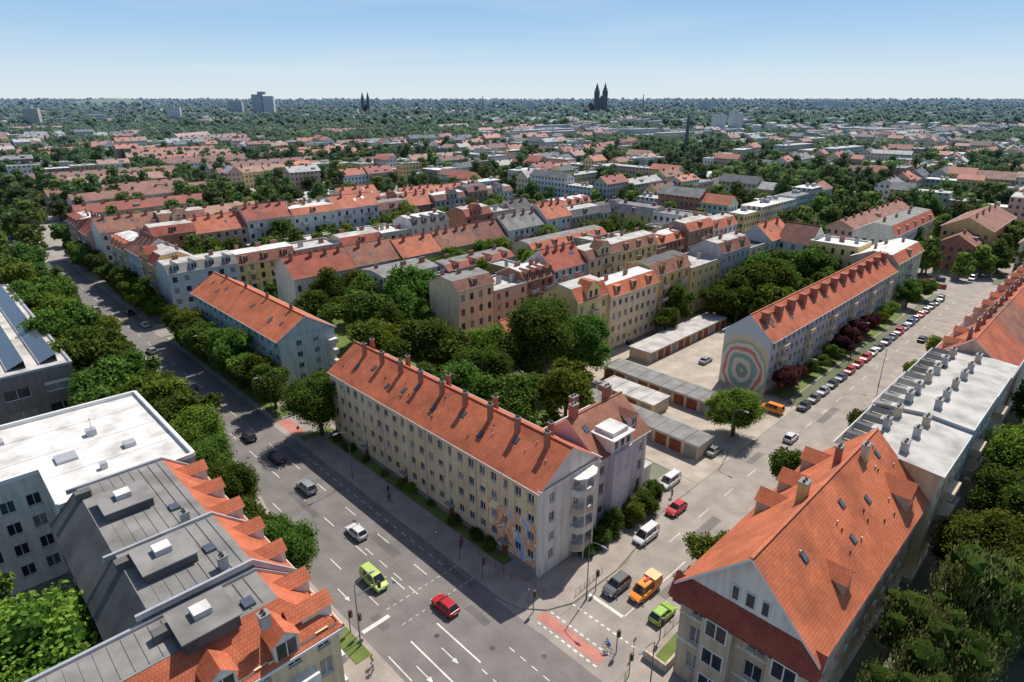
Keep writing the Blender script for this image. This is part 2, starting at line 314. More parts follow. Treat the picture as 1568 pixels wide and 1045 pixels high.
# ------------------------------------------------------------------ ground and roads
g=M()
n=48
for i in range(n):
    t0,t1=2*math.pi*i/n,2*math.pi*(i+1)/n;r1=16000
    g.poly([(math.cos(t0)*r1,math.sin(t0)*r1,0),(math.cos(t1)*r1,math.sin(t1)*r1,0),(0,0,0)],GROUND,True)
g.make("ground")
m=M();m.poly([(-80,27,.01),(68,27,.01),(97,32,.01),(330,32.5,.01),(330,43.5,.01),(-80,43,.01)],ASPH)
# repair patches, seams and manholes
for a,b,l,w_ in((62,37.5,7,1.6),(52,29.2,3,1.4),(78,34,9,1.2),(44,38.5,4,1.2),(95,39.5,6,1.5),(120,36,10,1.4),(67,40.4,2.2,1.1),(50,41.4,6,.9),(30,31,6,1.4)): m.poly([(a,b,.0125),(a+l,b+.1,.0125),(a+l-.2,b+w_,.0125),(a,b+w_-.15,.0125)],ASPHD)
for b in(33.1,37.1,40.2): m.poly([(30,b,.0115),(300,b,.0115),(300,b+.05,.0115),(30,b+.05,.0115)],ASPHD)
for a,b in((58,35),(47,33.5),(73,38),(88,36.4),(41,37),(36,40.5),(102,34)):
    m.poly([(a+.33*math.cos(t),b+.33*math.sin(t),.0135) for t in np.linspace(0,6.28,12,endpoint=False)],DARKM)
m.make("avenue_road")
m=M();m.poly([(38.7,42.6,.014),(38.6,60,.014),(41.5,72,.014),(41.5,236,.014),(52,262,.014),(52,400,.014),(38,400,.014),(33,262,.014),(33,86,.014),(28.2,68,.014),(28.2,42.6,.014)],ASPH2)
m.poly([(47,42.5,.0145),(43,43.6,.0145),(40.5,45.5,.0145),(38.75,49,.0145),(38.65,42.5,.0145)],ASPH2)
m.poly([(25,42.5,.0145),(27,43.4,.0145),(28.1,45,.0145),(28.15,49,.0145),(28.15,42.5,.0145)],ASPH2)
for a,b,l,w_ in((34,70,1.5,8),(38,96,1.2,5),(35,120,1.4,9),(31,58,1.3,4)): m.poly([(a,b,.0165),(a+l,b,.0165),(a+l,b+w_,.0165),(a,b+w_,.0165)],ASPH)
m.make("side_road")
m=M();m.poly([(103,42.5,.016),(103,236,.016),(111,236,.016),(111,42.5,.016)],ASPH2);m.poly([(178,42.5,.016),(178,420,.016),(186,420,.016),(186,42.5,.016)],ASPH2)
m.poly([(41,236.5,.018),(330,236.5,.018),(330,247,.018),(41,247,.018)],ASPH2);m.make("cross_street")
m=M();m.slab([(102.5,43),(46,43),(43,43.7),(40.5,45.8),(39,49),(38.7,58),(39.6,64),(41.5,71),(41.5,84),(47,84),(47,51),(102.5,51)],0,.13,PAVE,KERB);m.make("pavement")
m=M();m.slab([(-60,43),(25,43),(27.2,43.9),(28.2,46),(28.2,67),(33,86),(33.5,262),(22,262),(22,48),(-60,48)],0,.13,PAVE,KERB);m.make("pavement")
m=M();m.slab([(-60,27),(68,27),(97,32),(330,32.5),(330,27),(97,20),(-60,20)],0,.13,PAVE,KERB);m.make("pavement")
m=M();m.slab([(111.5,43.2),(176,43.4),(176,50),(111.5,50)],0,.13,PAVE,KERB);m.slab([(187,43.4),(310,43.5),(310,50),(187,50)],0,.13,PAVE,KERB);m.make("pavement")
m=M();m.slab([(43.8,124),(43.8,234),(50,234),(50,124)],0,.13,PAVE,KERB);m.make("pavement")
m=M();m.poly([(41.6,84.2,.02),(41.6,123.8,.02),(58,123.8,.02),(62,162,.02),(90,162,.02),(86,86,.02)],TANP);m.make("yard_paving")
m=M();m.slab([(50,47.4),(98,47.4),(98,49.4),(50,49.4)],.1,.2,GRASS,GRASS);m.slab([(50,24.4),(67,24.4),(67,26.4),(50,26.4)],.1,.19,GRASS,KERB)
m.slab([(25,49),(27,49),(27.4,62),(25,62)],.1,.2,GRASS,KERB);m.slab([(100,44),(102,44),(102,50),(100,50)],.1,.19,GRASS,GRASS)
m.slab([(112,44.2),(175,44.4),(175,47),(112,47)],.1,.2,GRASS,GRASS);m.slab([(44.2,125),(48.6,125),(48.6,205),(44.2,205)],.1,.2,GRASS,GRASS)
m.slab([(100,28.5),(240,29),(240,31.5),(100,31)],.1,.2,GRASS,GRASS);m.slab([(48,62),(100,62),(100,90),(85,90),(76,85),(48,78)],.0,.05,GRASS,GRASS)
m.slab([(24.6,70),(29,70),(30,130),(24.6,130)],.1,.19,GRASS,GRASS)
m.slab([(112,51),(112,92),(176,92),(176,51)],.0,.05,GRASS,GRASS);m.slab([(60,163),(60,212),(87,212),(87,163)],.0,.05,GRASS,GRASS)
m.make("grass_verge")
# markings
mk=M();z=.022
def mark(a0,a1,b0,b1,mt=PAINT,zz=None): mk.poly([(a0,b0,zz or z),(a1,b0,zz or z),(a1,b1,zz or z),(a0,b1,zz or z)],mt)
def dash(a0,a1,b,ln,gap,w=.13):
    a=a0
    while a<a1: mark(a,min(a+ln,a1),b-w/2,b+w/2);a+=ln+gap
dash(56,300,38.9,3,6,.13);dash(56,98,41.6,1.0,1.2,.11);dash(56,98,31.2,3,6,.13);dash(56,300,35.2,3,6,.15)
mark(40.5,48.5,30.7,30.9);mark(40.5,48.5,34.6,34.8);mark(53.3,53.9,27.4,31.2)
mark(44,48.5,27.6,27.75)
dash(28,40,38.5,.9,.9,.13);dash(28,40,34.2,.9,.9,.13);dash(20,28,34.9,2,2,.13)
for b in np.arange(31.5,43,1.0): mark(51.2,51.3,b,b+.5);mark(54.6,54.7,b,b+.5)
for b in np.arange(27.2,43,1.1): mark(25.2,25.5,b,b+.5)
mark(30.9,40.6,44.0,45.6,REDP,.021)
for a in np.arange(30.9,40.4,.95):
    mark(a,a+.5,43.5,43.75);mark(a,a+.5,45.85,46.1)
for a in np.arange(29.4,38.5,.9): mark(a,a+.45,48.8,49.05)
mark(33.2,38.5,51.5,52.0);mark(33.0,33.15,52,66);dash(54,68,35.9,2,1.5)
b=68
while b<230: mk.poly([(36.8,b,z),(36.92,b,z),(36.92,b+3,z),(36.8,b+3,z)],PAINT);b+=8
mark(103.2,110.8,43.6,46,REDP);
def arrow(a,b,s): # along avenue
    mark(a,a+2.2,b-.07,b+.07);e=a if s<0 else a+2.2
    mk.poly([(e,b-.32,z),(e+s*.9,b,z),(e,b+.32,z)],PAINT)
arrow(43,29.2,-1);arrow(43,32.8,-1);arrow(60,29,-1)
mk.make("road_markings")
# ------------------------------------------------------------------ hero buildings
def hero():
    # B1 long apartment block
    a0,a1,b0,b1=45.3,97.8,49.5,61.2
    m,Q,D,L=house("x",a0,a1,b0,b1,13.5,17.4,'a','gable',wm='cream',rm=TILE,fl=4,z1=2.2,fh=2.95,sp=2.3,ww=1.2,wh=1.45,blind=('b-','a-'),det=2,chim=0,finish=False,mar=1.4,endm=WALL['white'])
    cols=cent(L,2.32,1.5);cols2=[(c,.8) if i%5==2 else (c,1.2) for i,c in enumerate(cols)]
    rws=[2.2+2.95*i for i in range(4)];cut=(cols[3]+cols[4])/2
    wall(m,(a0,b0-.25),(a0+cut,b0-.25),(0,-1),.0,7.9,FIGM,cols2[:4],rws[:2],1.2,1.4,2)
    wall(m,(a0,b0-.25),(a0+cut,b0-.25),(0,-1),7.9,13.5,WALL['cream'],cols2[:4],rws[2:],1.2,1.4,2)
    wall(m,(a0+cut,b0-.25),(a1,b0-.25),(0,-1),.0,13.5,WALL['cream'],[(c-cut,w_) for c,w_ in cols2[4:]],rws,1.2,1.4,2)
    for aa in(a0,a1): m.poly([(aa,b0-.25,0),(aa,b0,0),(aa,b0,13.5),(aa,b0-.25,13.5)],WALL['white'])
    wall(m,(a0-.25,b0),(a0-.25,b1),(-1,0),0,13.5,WALL['white'],[2.0,6.9,9.6],rws,1.1,1.45,2)
    m.box(a0-.3,a0+.3,b0-.3,b0+.25,0,13.5,WALL['white'])
    m.box(a0+.3,a1,b0-.33,b0-.2,0,1.0,PLINTH)
    for i,c in enumerate(cols):
        if i%5==2:
            a=a0+c
            if i>3:
                for s in(-.75,.6): m.box(a+s,a+s+.15,b0-.31,b0-.25,1.4,13.3,WALL['white'])
            m.box(a-.9,a+.9,b0-1.1,b0-.33,2.5,2.62,PLINTH);m.box(a-.55,a+.55,b0-.36,b0-.33,.1,2.1,WOODP)
        if i%5==0 and i: m.box(a0+c-1.2,a0+c-1.12,b0-.35,b0-.25,.3,13.3,METAL)
    sl=(17.4-13.5)/(D/2)
    for i in range(9):
        u=3.2+i*5.55;chimney(m,Q,D/2-1.3,u,15.8,18.9,.55,.75)
        if i%2==0: chimney(m,Q,D/2+1.6,u+2,15.8,18.4,.55,.75)
    for u,t in((8,3.2),(14,1.8),(19,3),(25,2),(31,3.4),(33,2.2),(37,1.6),(43,3),(47,2)): skylight(m,Q,t,u,13.65+t*sl,sl,.7,1.0)
    for i in range(22):
        u=U(1,L-1);t=U(1,4.8);qbox(m,Q,t-.07,t+.07,u-.07,u+.07,13.6+t*sl,13.95+t*sl,DARKM if i%2 else METAL)
    for k in range(4):
        z=1.3+2.95*k
        pts=[(a0-.25,55.2),(a0-1.3,55.4),(a0-1.9,56.4),(a0-1.9,58.2),(a0-1.3,59.2),(a0-.25,59.4)]
        m.slab(pts,z,z+.18,WALL['white'],WALL['white'])
        for i in range(5):
            p,q=pts[i],pts[i+1];m.poly([(p[0],p[1],z+.18),(q[0],q[1],z+.18),(q[0],q[1],z+1.05),(p[0],p[1],z+1.05)],WALL['tan'] if k%2==0 else WALL['white'])
            m.poly([(p[0]-.03,p[1],z+1.05),(q[0]-.03,q[1],z+1.05),(q[0],q[1],z+1.13),(p[0],p[1],z+1.13)],METAL)
    m.slab([(a0-.25,55),(a0-1.4,55.2),(a0-2.1,56.4),(a0-2.1,58.2),(a0-1.4,59.4),(a0-.25,59.6)],13,13.15,WALL['white'],WALL['white'])
    for p in((a0-1.85,56.4),(a0-1.85,58.2)): m.box(p[0]-.07,p[0]+.07,p[1]-.07,p[1]+.07,0,13,WALL['white'])
    m.make("apartment_block")
    # B2 lilac villa
    a0,a1,b0,b1=46.1,57,61.9,74.4
    m,Q,D,L=house("x",a0,a1,b0+.0,b1,12.5,16.6,'b','gable',wm='lilac',rm=TILE3,fl=3,z1=2.4,fh=3.4,sp=2.5,ww=1.1,wh=1.9,blind=('b-',),det=2,chim=0,finish=False)
    m.box(a0-1.2,a0,64.5,68.7,0,12.6,WALL['lilac']);wall(m,(a0-1.25,64.5),(a0-1.25,68.7),(-1,0),0,12.6,WALL['lilac'],[1.1,3.1],[2.4,5.8,9.2],1.1,1.9,2)
    m.box(a0-1.25,a0-1.2,64.5,68.7,12.4,12.6,WALL['lilac'])
    m.box(a0-.9,a0+2.8,64.2,69,12.7,14.6,WALL['white'])
    pts=[(a0-1.3,64.0),(a0-1.3,69.2),(a0+3.4,69.2),(a0+3.4,64.0)];m.slab(pts,14.6,14.85,WHITEROOF,FRAME)
    m.slab([(a0-.5,64.8),(a0-.5,68.4),(a0+2.8,68.4),(a0+2.8,64.8)],14.85,15.5,WHITEROOF,WHITEROOF)
    for b in(65.2,66.6,68.0): m.poly([(a0-.93,b-.4,13.1),(a0-.93,b+.4,13.1),(a0-.93,b+.4,14.3),(a0-.93,b-.4,14.3)],GLASS)
    for t,u in((5.5,1.2),(7.2,3.2),(6,9.6)): chimney(m,Q,t,u,15,18.6,.8,1.3,BRICK)
    dormer(m,Q,1.0,3.5,10.2,1.6,13.4,15,WALL['white'],TILE3);skylight(m,Q,3,1.6,14.9,.75)
    for b in(62.3,74.0): m.box(a0-.08,a0+.1,b-.3,b+.3,0,12.3,WALL['white'])
    for z_ in(5.1,8.5): m.box(a0-.07,a0,b0+.7,64.4,z_,z_+.2,WALL['white']);m.box(a0-.07,a0,68.8,b1-.8,z_,z_+.2,WALL['white'])
    m.make("lilac_villa")
    m=M();m.box(48,54,75,79.5,0,3.1,WALL['white'],FELTL);m.box(47.8,54.2,74.9,79.7,3.1,3.25,METAL,FELTL);m.make("annex_building")
    # B3
    m,Q,D,L=house("x",122.5,172.5,51,64,12,16,'a','gable',wm='blue',rm=TILE4,fl=4,z1=1.9,fh=2.6,sp=3.3,ww=1.3,wh=1.3,blind=('a-',),det=2,chim=0,finish=False,sky=7)
    wall(m,(122.3,51),(122.3,64),(-1,0),0,12,WALL['blue'],[4.5,8.5],[1.9+2.6*i for i in range(4)],1.2,1.3,2)
    for k in range(3): m.box(121,122.28,62,64,3.3+2.6*k,4.4+2.6*k,WALL['white'])
    for i in range(4): chimney(m,Q,D/2,6+12*i,15.3,17.2,.5,.6)
    m.make("apartment_block")
    # B10
    m,Q,D,L=house("x",49,59.5,124,207,12.5,17,'b','gable',wm='bluegrey',rm=TILE,fl=4,z1=2.0,fh=2.75,sp=2.5,ww=1.2,wh=1.4,blind=('b-',),det=2,chim=0,finish=False,sky=10)
    m.poly([(49,123.9,0),(59.5,123.9,0),(59.5,123.9,12.5),(54.25,123.9,16.8),(49,123.9,12.5)],MURAL)
    for i in range(13):
        u=3+i*6.4;qbox(m,Q,D/2-2.6,D/2-1.3,u-.9,u+.9,14.4,17.3,BRICK);qbox(m,Q,D/2-2.8,D/2-1.1,u-1.05,u+1.05,17.3,17.5,TILE2)
    for i in range(6):
        u=6+i*14
        for k in range(1,4): qbox(m,Q,-1.1,-.02,u-1.3,u+1.3,1.1+2.75*k,2.1+2.75*k,WALL['cream'])
    m.make("apartment_block")
    # B4 office with white roof
    m=M();w=WALL['grey'];z=15.6
    out=[(80,5),(81,20.3),(107,20.3),(109,-25),(90.5,-25),(90.5,5)]
    m.poly([(a,b,z) for a,b in out],WHITEROOF)
    wall(m,(90.5,-25),(90.5,4.99),(-1,0),0,z,WALL['white'],cent(30,2.7,1.5),[1.8+3.2*i for i in range(4)],1.5,1.7,2)
    wall(m,(80,5),(90.5,5),(0,-1),0,z,WALL['white'],[],[]);wall(m,(80,5),(81,20.3),(-1,0),0,z,w,[],[])
    wall(m,(81,20.3),(107,20.3),(0,1),0,z,WALL['white'],cent(26,2.7,1.5),[1.8+3.2*i for i in range(4)],1.5,1.7,2);wall(m,(107,20.3),(109,-25),(1,0),0,z,w,[],[])
    for i in range(6):
        p,q=out[i],out[(i+1)%6];dx,dy=q[0]-p[0],q[1]-p[1];l=math.hypot(dx,dy);nx,ny=dy/l*.22,-dx/l*.22
        P=[(p[0]+nx,p[1]+ny),(q[0]+nx,q[1]+ny),(q[0]-nx,q[1]-ny),(p[0]-nx,p[1]-ny)];m.slab(P,z+.0+.001*i,z+.55+.01*i,FRAME,FRAME)
    for a,b,s,h in((97,12,.6,.9),(92,8,1.2,.35),(103,2,.8,.4),(99,-6,1.2,.4),(90,15,.7,.6),(86,11,.4,.8)): m.box(a-s,a+s,b-s,b+s,z,z+h,METAL)
    m.box(96,96.08,12,12.08,z,z+3,METAL)
    for a in(88,95,102): m.box(a,a+.12,-24 if a>90.5 else 5.5,19.5,z,z+.03,FELTL)
    m.make("office_building")
    # B5 hall with solar panels
    m=M();z=12.5;m.box(138,212,-14,17,0,z,WALL['tan'],FELTL)
    for c in((137.8,212.2,-14.2,-13.8),(137.8,212.2,16.8,17.2)): m.box(*c,z,z+.4,METAL)
    for c in((137.8,138.2,-13.8,16.8),(211.8,212.2,-13.8,16.8)): m.box(*c,z,z+.4,METAL)
    for b in(4,9,14):
        m.box(141,209,b-1.6,b-1.5,z,z+.4,METAL);m.poly([(141,b-1.5,z+.3),(209,b-1.5,z+.3),(209,b+1.3,z+1.5),(141,b+1.3,z+1.5)],GLASS3);m.poly([(141,b+1.35,z),(209,b+1.35,z),(209,b+1.3,z+1.5),(141,b+1.3,z+1.5)],FRAME)
    wall(m,(137.7,-14),(137.7,17),(-1,0),0,12.4,WALL['dark'],cent(31,6,3),[(3,2.5),(8,2)],4,2,2)
    m.make("commercial_hall")
    # B6 townhouse row on the left
    def town(a0,a1,wm,rm,ze,zt,end=False,k=3):
        m=M();b0,b1=(4.0,20.0);w=WALL[wm]
        if end: b0=-6
        rows=[2+3.4*i for i in range(4)]
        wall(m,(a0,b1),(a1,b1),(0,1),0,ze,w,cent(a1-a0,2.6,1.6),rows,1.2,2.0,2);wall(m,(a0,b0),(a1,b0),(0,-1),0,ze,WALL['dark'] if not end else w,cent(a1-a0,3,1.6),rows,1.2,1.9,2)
        wall(m,(a0,b0),(a0,b1),(-1,0),0,ze,w,cent(b1-b0,2.7,1.6) if end else [],rows if end else [],1.25,2.0,2);wall(m,(a1,b0),(a1,b1),(1,0),0,ze,w,[],[])
        ia=3.6 if end else 0.0
        m.poly([(a0-.3*(end),b1+.4,ze),(a1,b1+.4,ze),(a1,16.3,zt),(a0+ia,16.3,zt)],rm)
        m.poly([(a0+ia,b0+3,zt+.1),(a0+ia,16.3,zt),(a1,16.3,zt),(a1,b0+3,zt+.1)],FELT)
        m.poly([(a0-.3*(end),b0-.3,ze),(a1,b0-.3,ze),(a1,b0+3,zt+.1),(a0+ia,b0+3,zt+.1)],FELTD)
        if end: m.poly([(a0-.4,b0-.3,ze),(a0-.4,b1+.4,ze),(a0+ia,16.3,zt),(a0+ia,b0+3,zt)],rm)
        for a in((a1,) if end else (a0,a1)): m.poly([(a,b1,ze),(a,16.3,zt),(a,b0+3,zt+.1),(a,b0,ze)],w)
        for s in(a0,a1):
            if not(end and s==a0): m.poly([(s-.15,b1+.4,ze+.35),(s+.15,b1+.4,ze+.35),(s+.15,16.3,zt+.35),(s-.15,16.3,zt+.35)],METAL);m.box(s-.15,s+.15,b0+2,16.3,zt-.2,zt+.35,METAL);m.poly([(s-.15,b1+.4,ze-.2),(s-.15,b1+.4,ze+.35),(s-.15,16.3,zt+.35),(s-.15,16.3,zt-.4)],METAL)
        m.box(a0-.45*(end),a1,b1,b1+.5,ze-.35,ze-.05,FRAME)
        if end: m.box(a0-.5,a0,b0,b1+.5,ze-.35,ze-.05,FRAME)
        Qs=lambda t,u,z:(a0+u,b1-t,z)
        for i in range(k):
            u=(i+.5)*(a1-a0)/k;dormer(m,Qs,-.1,2.8,u,1.9,ze-.05,ze+2.0,WALL['white'],rm)
        if end:
            Qe=lambda t,u,z:(a0+t,b0+u,z)
            for u in(5,10,15.5,21): dormer(m,Qe,-.15,2.8,u,2.3,ze-.05,ze+2.1,WALL['white'],rm)
            for kk in range(3):
                m.box(a0-1.2,a0,b1-6.2,b1-2.8,3+3.4*kk,4.1+3.4*kk,WALL['white'])
            for kk in range(3): m.box(a0+2,a0+6,b1,b1+1.3,3+3.4*kk,4.1+3.4*kk,WALL['white'])
        c=(a0+a1)/2+1
        m.box(c-2.4,c+2.0,8,12.6,zt-.2,zt+1.1,FELTD,FELT);m.box(c-2.6,c+2.2,7.8,12.8,zt+1.1,zt+1.2,METAL,FELT);m.box(c-.7,c+.7,9.5,11,zt+1.2,zt+1.8,METAL,WHITEROOF)
        chimney(m,Qs,6,1.2,zt-.1,zt+1.3,.8,.8,WALL['grey']);m.box(a1-3,a1-2,6.5,8,zt,zt+.9,FELTD);m.box(a0+4.2,a0+5.4,13.5,14.5,zt,zt+.3,GLASS3)
        for bb in np.arange(b0+4.2,16,1.05): m.box(a0+ia+.3,a1-.3,bb,bb+.04,zt+.06,zt+.125,FELT)
        m.make("townhouse")
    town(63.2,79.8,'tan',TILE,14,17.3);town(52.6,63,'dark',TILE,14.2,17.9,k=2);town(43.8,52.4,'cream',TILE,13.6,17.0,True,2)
    # B7 corner house
    m=M();a0,a1,b0,b1=11,24.5,49.2,83;ze,zr=13.5,20.3;w=WALL['tan'];am=17.8
    rows=[2.2+3.6*i for i in range(3)]
    wall(m,(a0,b0),(a1,b0),(0,-1),0,ze,w,[2.2,(5.2,1.8),8.6,11.5],rows,1.3,2.1,2)
    wall(m,(a1,b0),(a1,b1),(1,0),0,ze,w,cent(b1-b0,2.7,1.8),rows,1.25,2.1,2);wall(m,(a0,b0),(a0,b1),(-1,0),0,ze,w,cent(b1-b0,3,1.8),rows,1.25,1.9,2);wall(m,(a0,b1),(a1,b1),(0,1),0,ze,w,[],[])
    e=.7;s1=(zr-ze)/(am-a0)
    for aa,sg in((a0,-1),(a1,1)):
        ex=aa+sg*e;ez=ze-e*1.0
        m.poly([(ex,b0-.8,ez),(ex,b1+.3,ez),(am,b1+.3,zr),(am,b0-.8,zr)],TILE4)
        m.poly([(ex,b0-.8,ez-.22),(ex,b1+.3,ez-.22),(am,b1+.3,zr-.22),(am,b0-.8,zr-.22)],WOODP)
        m.poly([(ex,b0-.8,ez-.3),(am,b0-.8,zr-.3),(am,b0-.8,zr+.05),(ex,b0-.8,ez+.05)],FRAME);m.poly([(ex,b0-.8,ez-.2),(ex,b1+.3,ez-.2),(ex,b1+.3,ez),(ex,b0-.8,ez)],METAL)
    m.poly([(a0,b0,ze),(a1,b0,ze),(am,b0,zr-.15)],WALL['white']);m.poly([(a0,b1,ze),(a1,b1,ze),(am,b1,zr-.15)],w)
    m.poly([(a0-.9,b0-1.5,ze-1.9),(a1+.9,b0-1.5,ze-1.9),(a1+.9,b0-.02,ze+.2),(a0-.9,b0-.02,ze+.2)],TILE2);m.box(a0-.8,a1+.8,b0-1.4,b0-.03,ze-2.2,ze-1.95,WOODP)
    for u,w_ in((16.0,.8),(17.5,1.0),(19.0,.8)): m.box(u-w_/2,u+w_/2,b0-.12,b0-.02,ze+.7,ze+2.4,FRAME);m.box(u-w_/2+.1,u+w_/2-.1,b0-.14,b0-.12,ze+.8,ze+2.3,GLASS)
    m.box(am-.15,am+.15,b0-.8,b1+.3,zr-.05,zr+.14,TILE)
    for (aa,bb) in((19.8,b0-1.3),(13,b0-1.3)):
        m.box(aa-1.6,aa+1.6,bb-.1,b0,0,ze-2.3,w)
        for r in rows: m.box(aa-1.2,aa+1.2,bb-.16,bb-.1,r,r+2.0,FRAME);[m.box(aa+k-.48,aa+k+.48,bb-.2,bb-.16,r+.12,r+1.85,GLASS) for k in(-.56,.56)]
    for zz in(5.2,8.8): m.box(a0-.05,a1+.05,b0-.06,b0-.005,zz,zz+.25,WALL['white'])
    Q=lambda t,u,z:(a0+t,b0+u,z);Q2=lambda t,u,z:(a1-t,b0+u,z)
    dormer(m,Q,.5,4.0,29,3.0,ze+.6,ze+2.6,WALL['tan'],TILE4,True);dormer(m,Q,.8,3.2,9,2.2,ze+.8,ze+2.2,WALL['tan'],TILE4,True)
    for u in(16,22,29): dormer(m,Q2,.4,3.5,u,2.6,ze+.4,ze+2.4,WALL['tan'],TILE4,True)
    for t,u in((4.0,6),(2.2,15),(4.5,17),(3.2,22),(5,30)): skylight(m,Q,t,u,ze+.1+t*s1,s1,.6,.8)
    for i in range(14):
        u=U(2,32);t=U(1,6);qbox(m,Q,t-.07,t+.07,u-.07,u+.07,ze+t*s1,ze+t*s1+.4,DARKM if i%2 else METAL)
    chimney(m,Q,7.9,13.5,18.5,21.4,.9,1.2,WALL['ochre']);chimney(m,Q,6.0,27,18,21.2,.7,1.2,WALL['cream']);chimney(m,Q,8,24,18.5,21.3,.6,1.0)
    m.make("corner_house")
    m=M();m.box(25.0,25.25,48.6,62,.13,1.2,WALL['tan']);m.box(25,28,48.4,48.65,.13,1.2,WALL['tan']);m.make("garden_wall")
    # B8 grey flat-roof row
    for i,(s,t,c,z) in enumerate(((83.2,98,'cream',16.6),(98.2,114,'bluegrey',17.2),(114.2,130.5,'grey',16.8))):
        m,Q,D,L=house("x",10,22,s,t,z,z+.8,'b','mansard',True,c,FELTD if i!=1 else FELT,4,2,3.5,2.7,1.2,1.9,('b-','b+'),2,0,4,0,False,rm2=FELTL)
        for u in(2.5,7.5,12.5):
            for tt in(3.5,7.2): chimney(m,Q,tt,u+U(-.5,.5),z-.2,z+2.0,.8,U(1,1.8),WALL['grey'] if u<8 else WALL['tan'])
        for k in range(1,4): m.box(8.6,9.98,s+4,s+8,1.2+3.5*k,2.3+3.5*k,w)
        m.make("tenement_house")
    b=131
    for i in range(6):
        m_=house("tenement_house",10.5,22.5,b,b+16,15,20,'b','gable',True,random.choice(['ochre','cream','rose','tan','white']),[TILE,TILE3,TILE,TILE2][i%4],4,2,3.2,2.7,1.2,1.8,('b-','b+'),1,3,2,sky=2);b+=16.3
    # garages
    def garage(a0,a1,b0,b1,door,ax):
        m=M();m.box(a0,a1,b0,b1,0,2.7,WALL['tan'],FELT);m.box(a0-.2,a1+.2,b0-.2,b1+.2,2.7,2.9,METAL,FELT if R()<.5 else FELTL)
        L=(a1-a0) if ax=='a' else (b1-b0);n=int(L/2.9)
        for i in range(n):
            c=(i+.5)*L/n
            if ax=='a': m.box(a0+c-1.2,a0+c+1.2,door-.03,door+.03,.05,2.3,WOODP if i%3 else PLINTH)
            else: m.box(door-.03,door+.03,b0+c-1.2,b0+c+1.2,.05,2.3,WOODP if i%3 else PLINTH)
            if ax=='a': m.box(a0+c+1.4,a0+c+1.46,b0-.2,b1+.2,2.9,2.95,FELTD)
        m.make("garage_row")
    garage(52,79,107,112.5,107,'a');garage(45.5,73,90.5,95.5,90.5,'a');garage(76,82,121,158,76,'b');garage(60,74,98.2,104,98.2,'a')
hero()
# ------------------------------------------------------------------ tenement rows
cols_w=['cream','white','grey','white','ochre','tan','bluegrey','rose','cream','sage','yellow','lilac','white','brick','brown','rose','yellow']
def row(a0,a1,b0,b1,axis,flip,det=1,gable=.25,orange=.5,name="tenement_house",hz=(13,16.5)):
    s,e=(b0,b1) if axis=='b' else (a0,a1);u=s
    while u<e-5:
        L=U(11,21)
        if e-(u+L)<9: L=e-u
        ze=U(*hz);c=random.choice(cols_w);r=R();rt='gable' if r<gable else 'mansard' if r<.85 else 'flat'
        rmv=random.choice([TILE,TILE2,TILE3,TILE4,TILEB,TILE]) if R()<orange+.15 else random.choice([FELT,FELTD,TILEB])
        dp=U(-.8,.8)
        kw=dict(axis=axis,roof=rt,flip=flip,wm=c,rm=rmv,fl=4 if ze>12.8 else 3,z1=1.9,fh=(ze-1.3)/4 if ze>12.8 else 3.0,sp=U(2.3,3.3),ww=U(1.0,1.35),wh=U(1.5,1.85),det=det,chim=random.randint(2,4),
            dorm=random.randint(1,4) if rt=='mansard' else 0,balc=random.choice([0,0,1,2,2]),rm2=random.choice([FELT,FELTL,FELTL,FELTD,WHITEROOF]),blind=('b-','b+') if axis=='b' else ('a-','a+'),sky=2,fgab=R()<.3)
        zr=ze+(U(2.5,3.5) if rt!='gable' else U(4,5.2))
        if axis=='b': house(name,a0+dp,a1+dp,u,u+L-.05,ze,zr,**kw)
        else: house(name,u,u+L-.05,b0+dp,b1+dp,ze,zr,**kw)
        u+=L
row(88,99,108,224,'b',False,2,.15,.7)
row(113.5,125,93,236,'b',False,1,.15,.5)
row(165,177,76,160,'b',False,1,1.0,1.0,hz=(12,12.6));row(165,177,160,236,'b',False,1,.3,.6)
for b in(108,128,150,172,192,212): house("rear_building",126,126+U(14,22),b,b+7,U(10,13),14,'a','flat',wm=random.choice(cols_w),rm2=random.choice([FELT,FELTL]),fl=3,blind=('a-',),chim=1)
house("rear_building",146,157,93,112,13,14,'b','mansard',wm='white',rm=FELT,fl=4,chim=3)
house("rear_building",142,153,113,140,12,14,'b','mansard',wm='grey',rm=TILE2,fl=3,chim=3,dorm=4)
house("rear_building",143,154,150,190,12,14.5,'b','mansard',wm='cream',rm=TILE,fl=3,chim=4,dorm=5)
house("detached_house",97,107,96,107,6.5,10.5,'b','gable',wm='ochre',rm=TILE4,fl=2,z1=1.5,chim=2,dorm=2,det=2)
row(62,88,213,225,'a',True,1);row(125,165,224,236,'a',False,1)
row(49,62,208,234,'b',False,2,.0,.3)
house("tenement_house",40,56,286,330,14,18,'b','gable',wm='ochre',rm=TILE3,fl=4,balc=4,chim=4)
house("tenement_house",62,76,250,300,14,18,'b','mansard',wm='white',rm=TILE,fl=4,dorm=5,chim=4)
house("tenement_house",16,30,276,330,13,18,'b','gable',wm='tan',rm=TILE,fl=4,chim=4)
row(188,200,50,150,'b',False,1,.0,.1);row(200,246,50,62,'a',False,1,.2,.6);row(188,200,160,236,'b',False,1);row(240,252,62,236,'b',False,1,.4,.9)
row(258,270,50,230,'b',False,1,.5,.9);row(270,300,48,60,'a',False,1,.5,.9)
house("rear_building",206,216,75,130,8,9,'b','flat',wm='white',fl=2,rm2=FELTL);house("rear_building",220,232,90,150,9,9,'b','flat',wm='grey',fl=2,rm2=WHITEROOF)
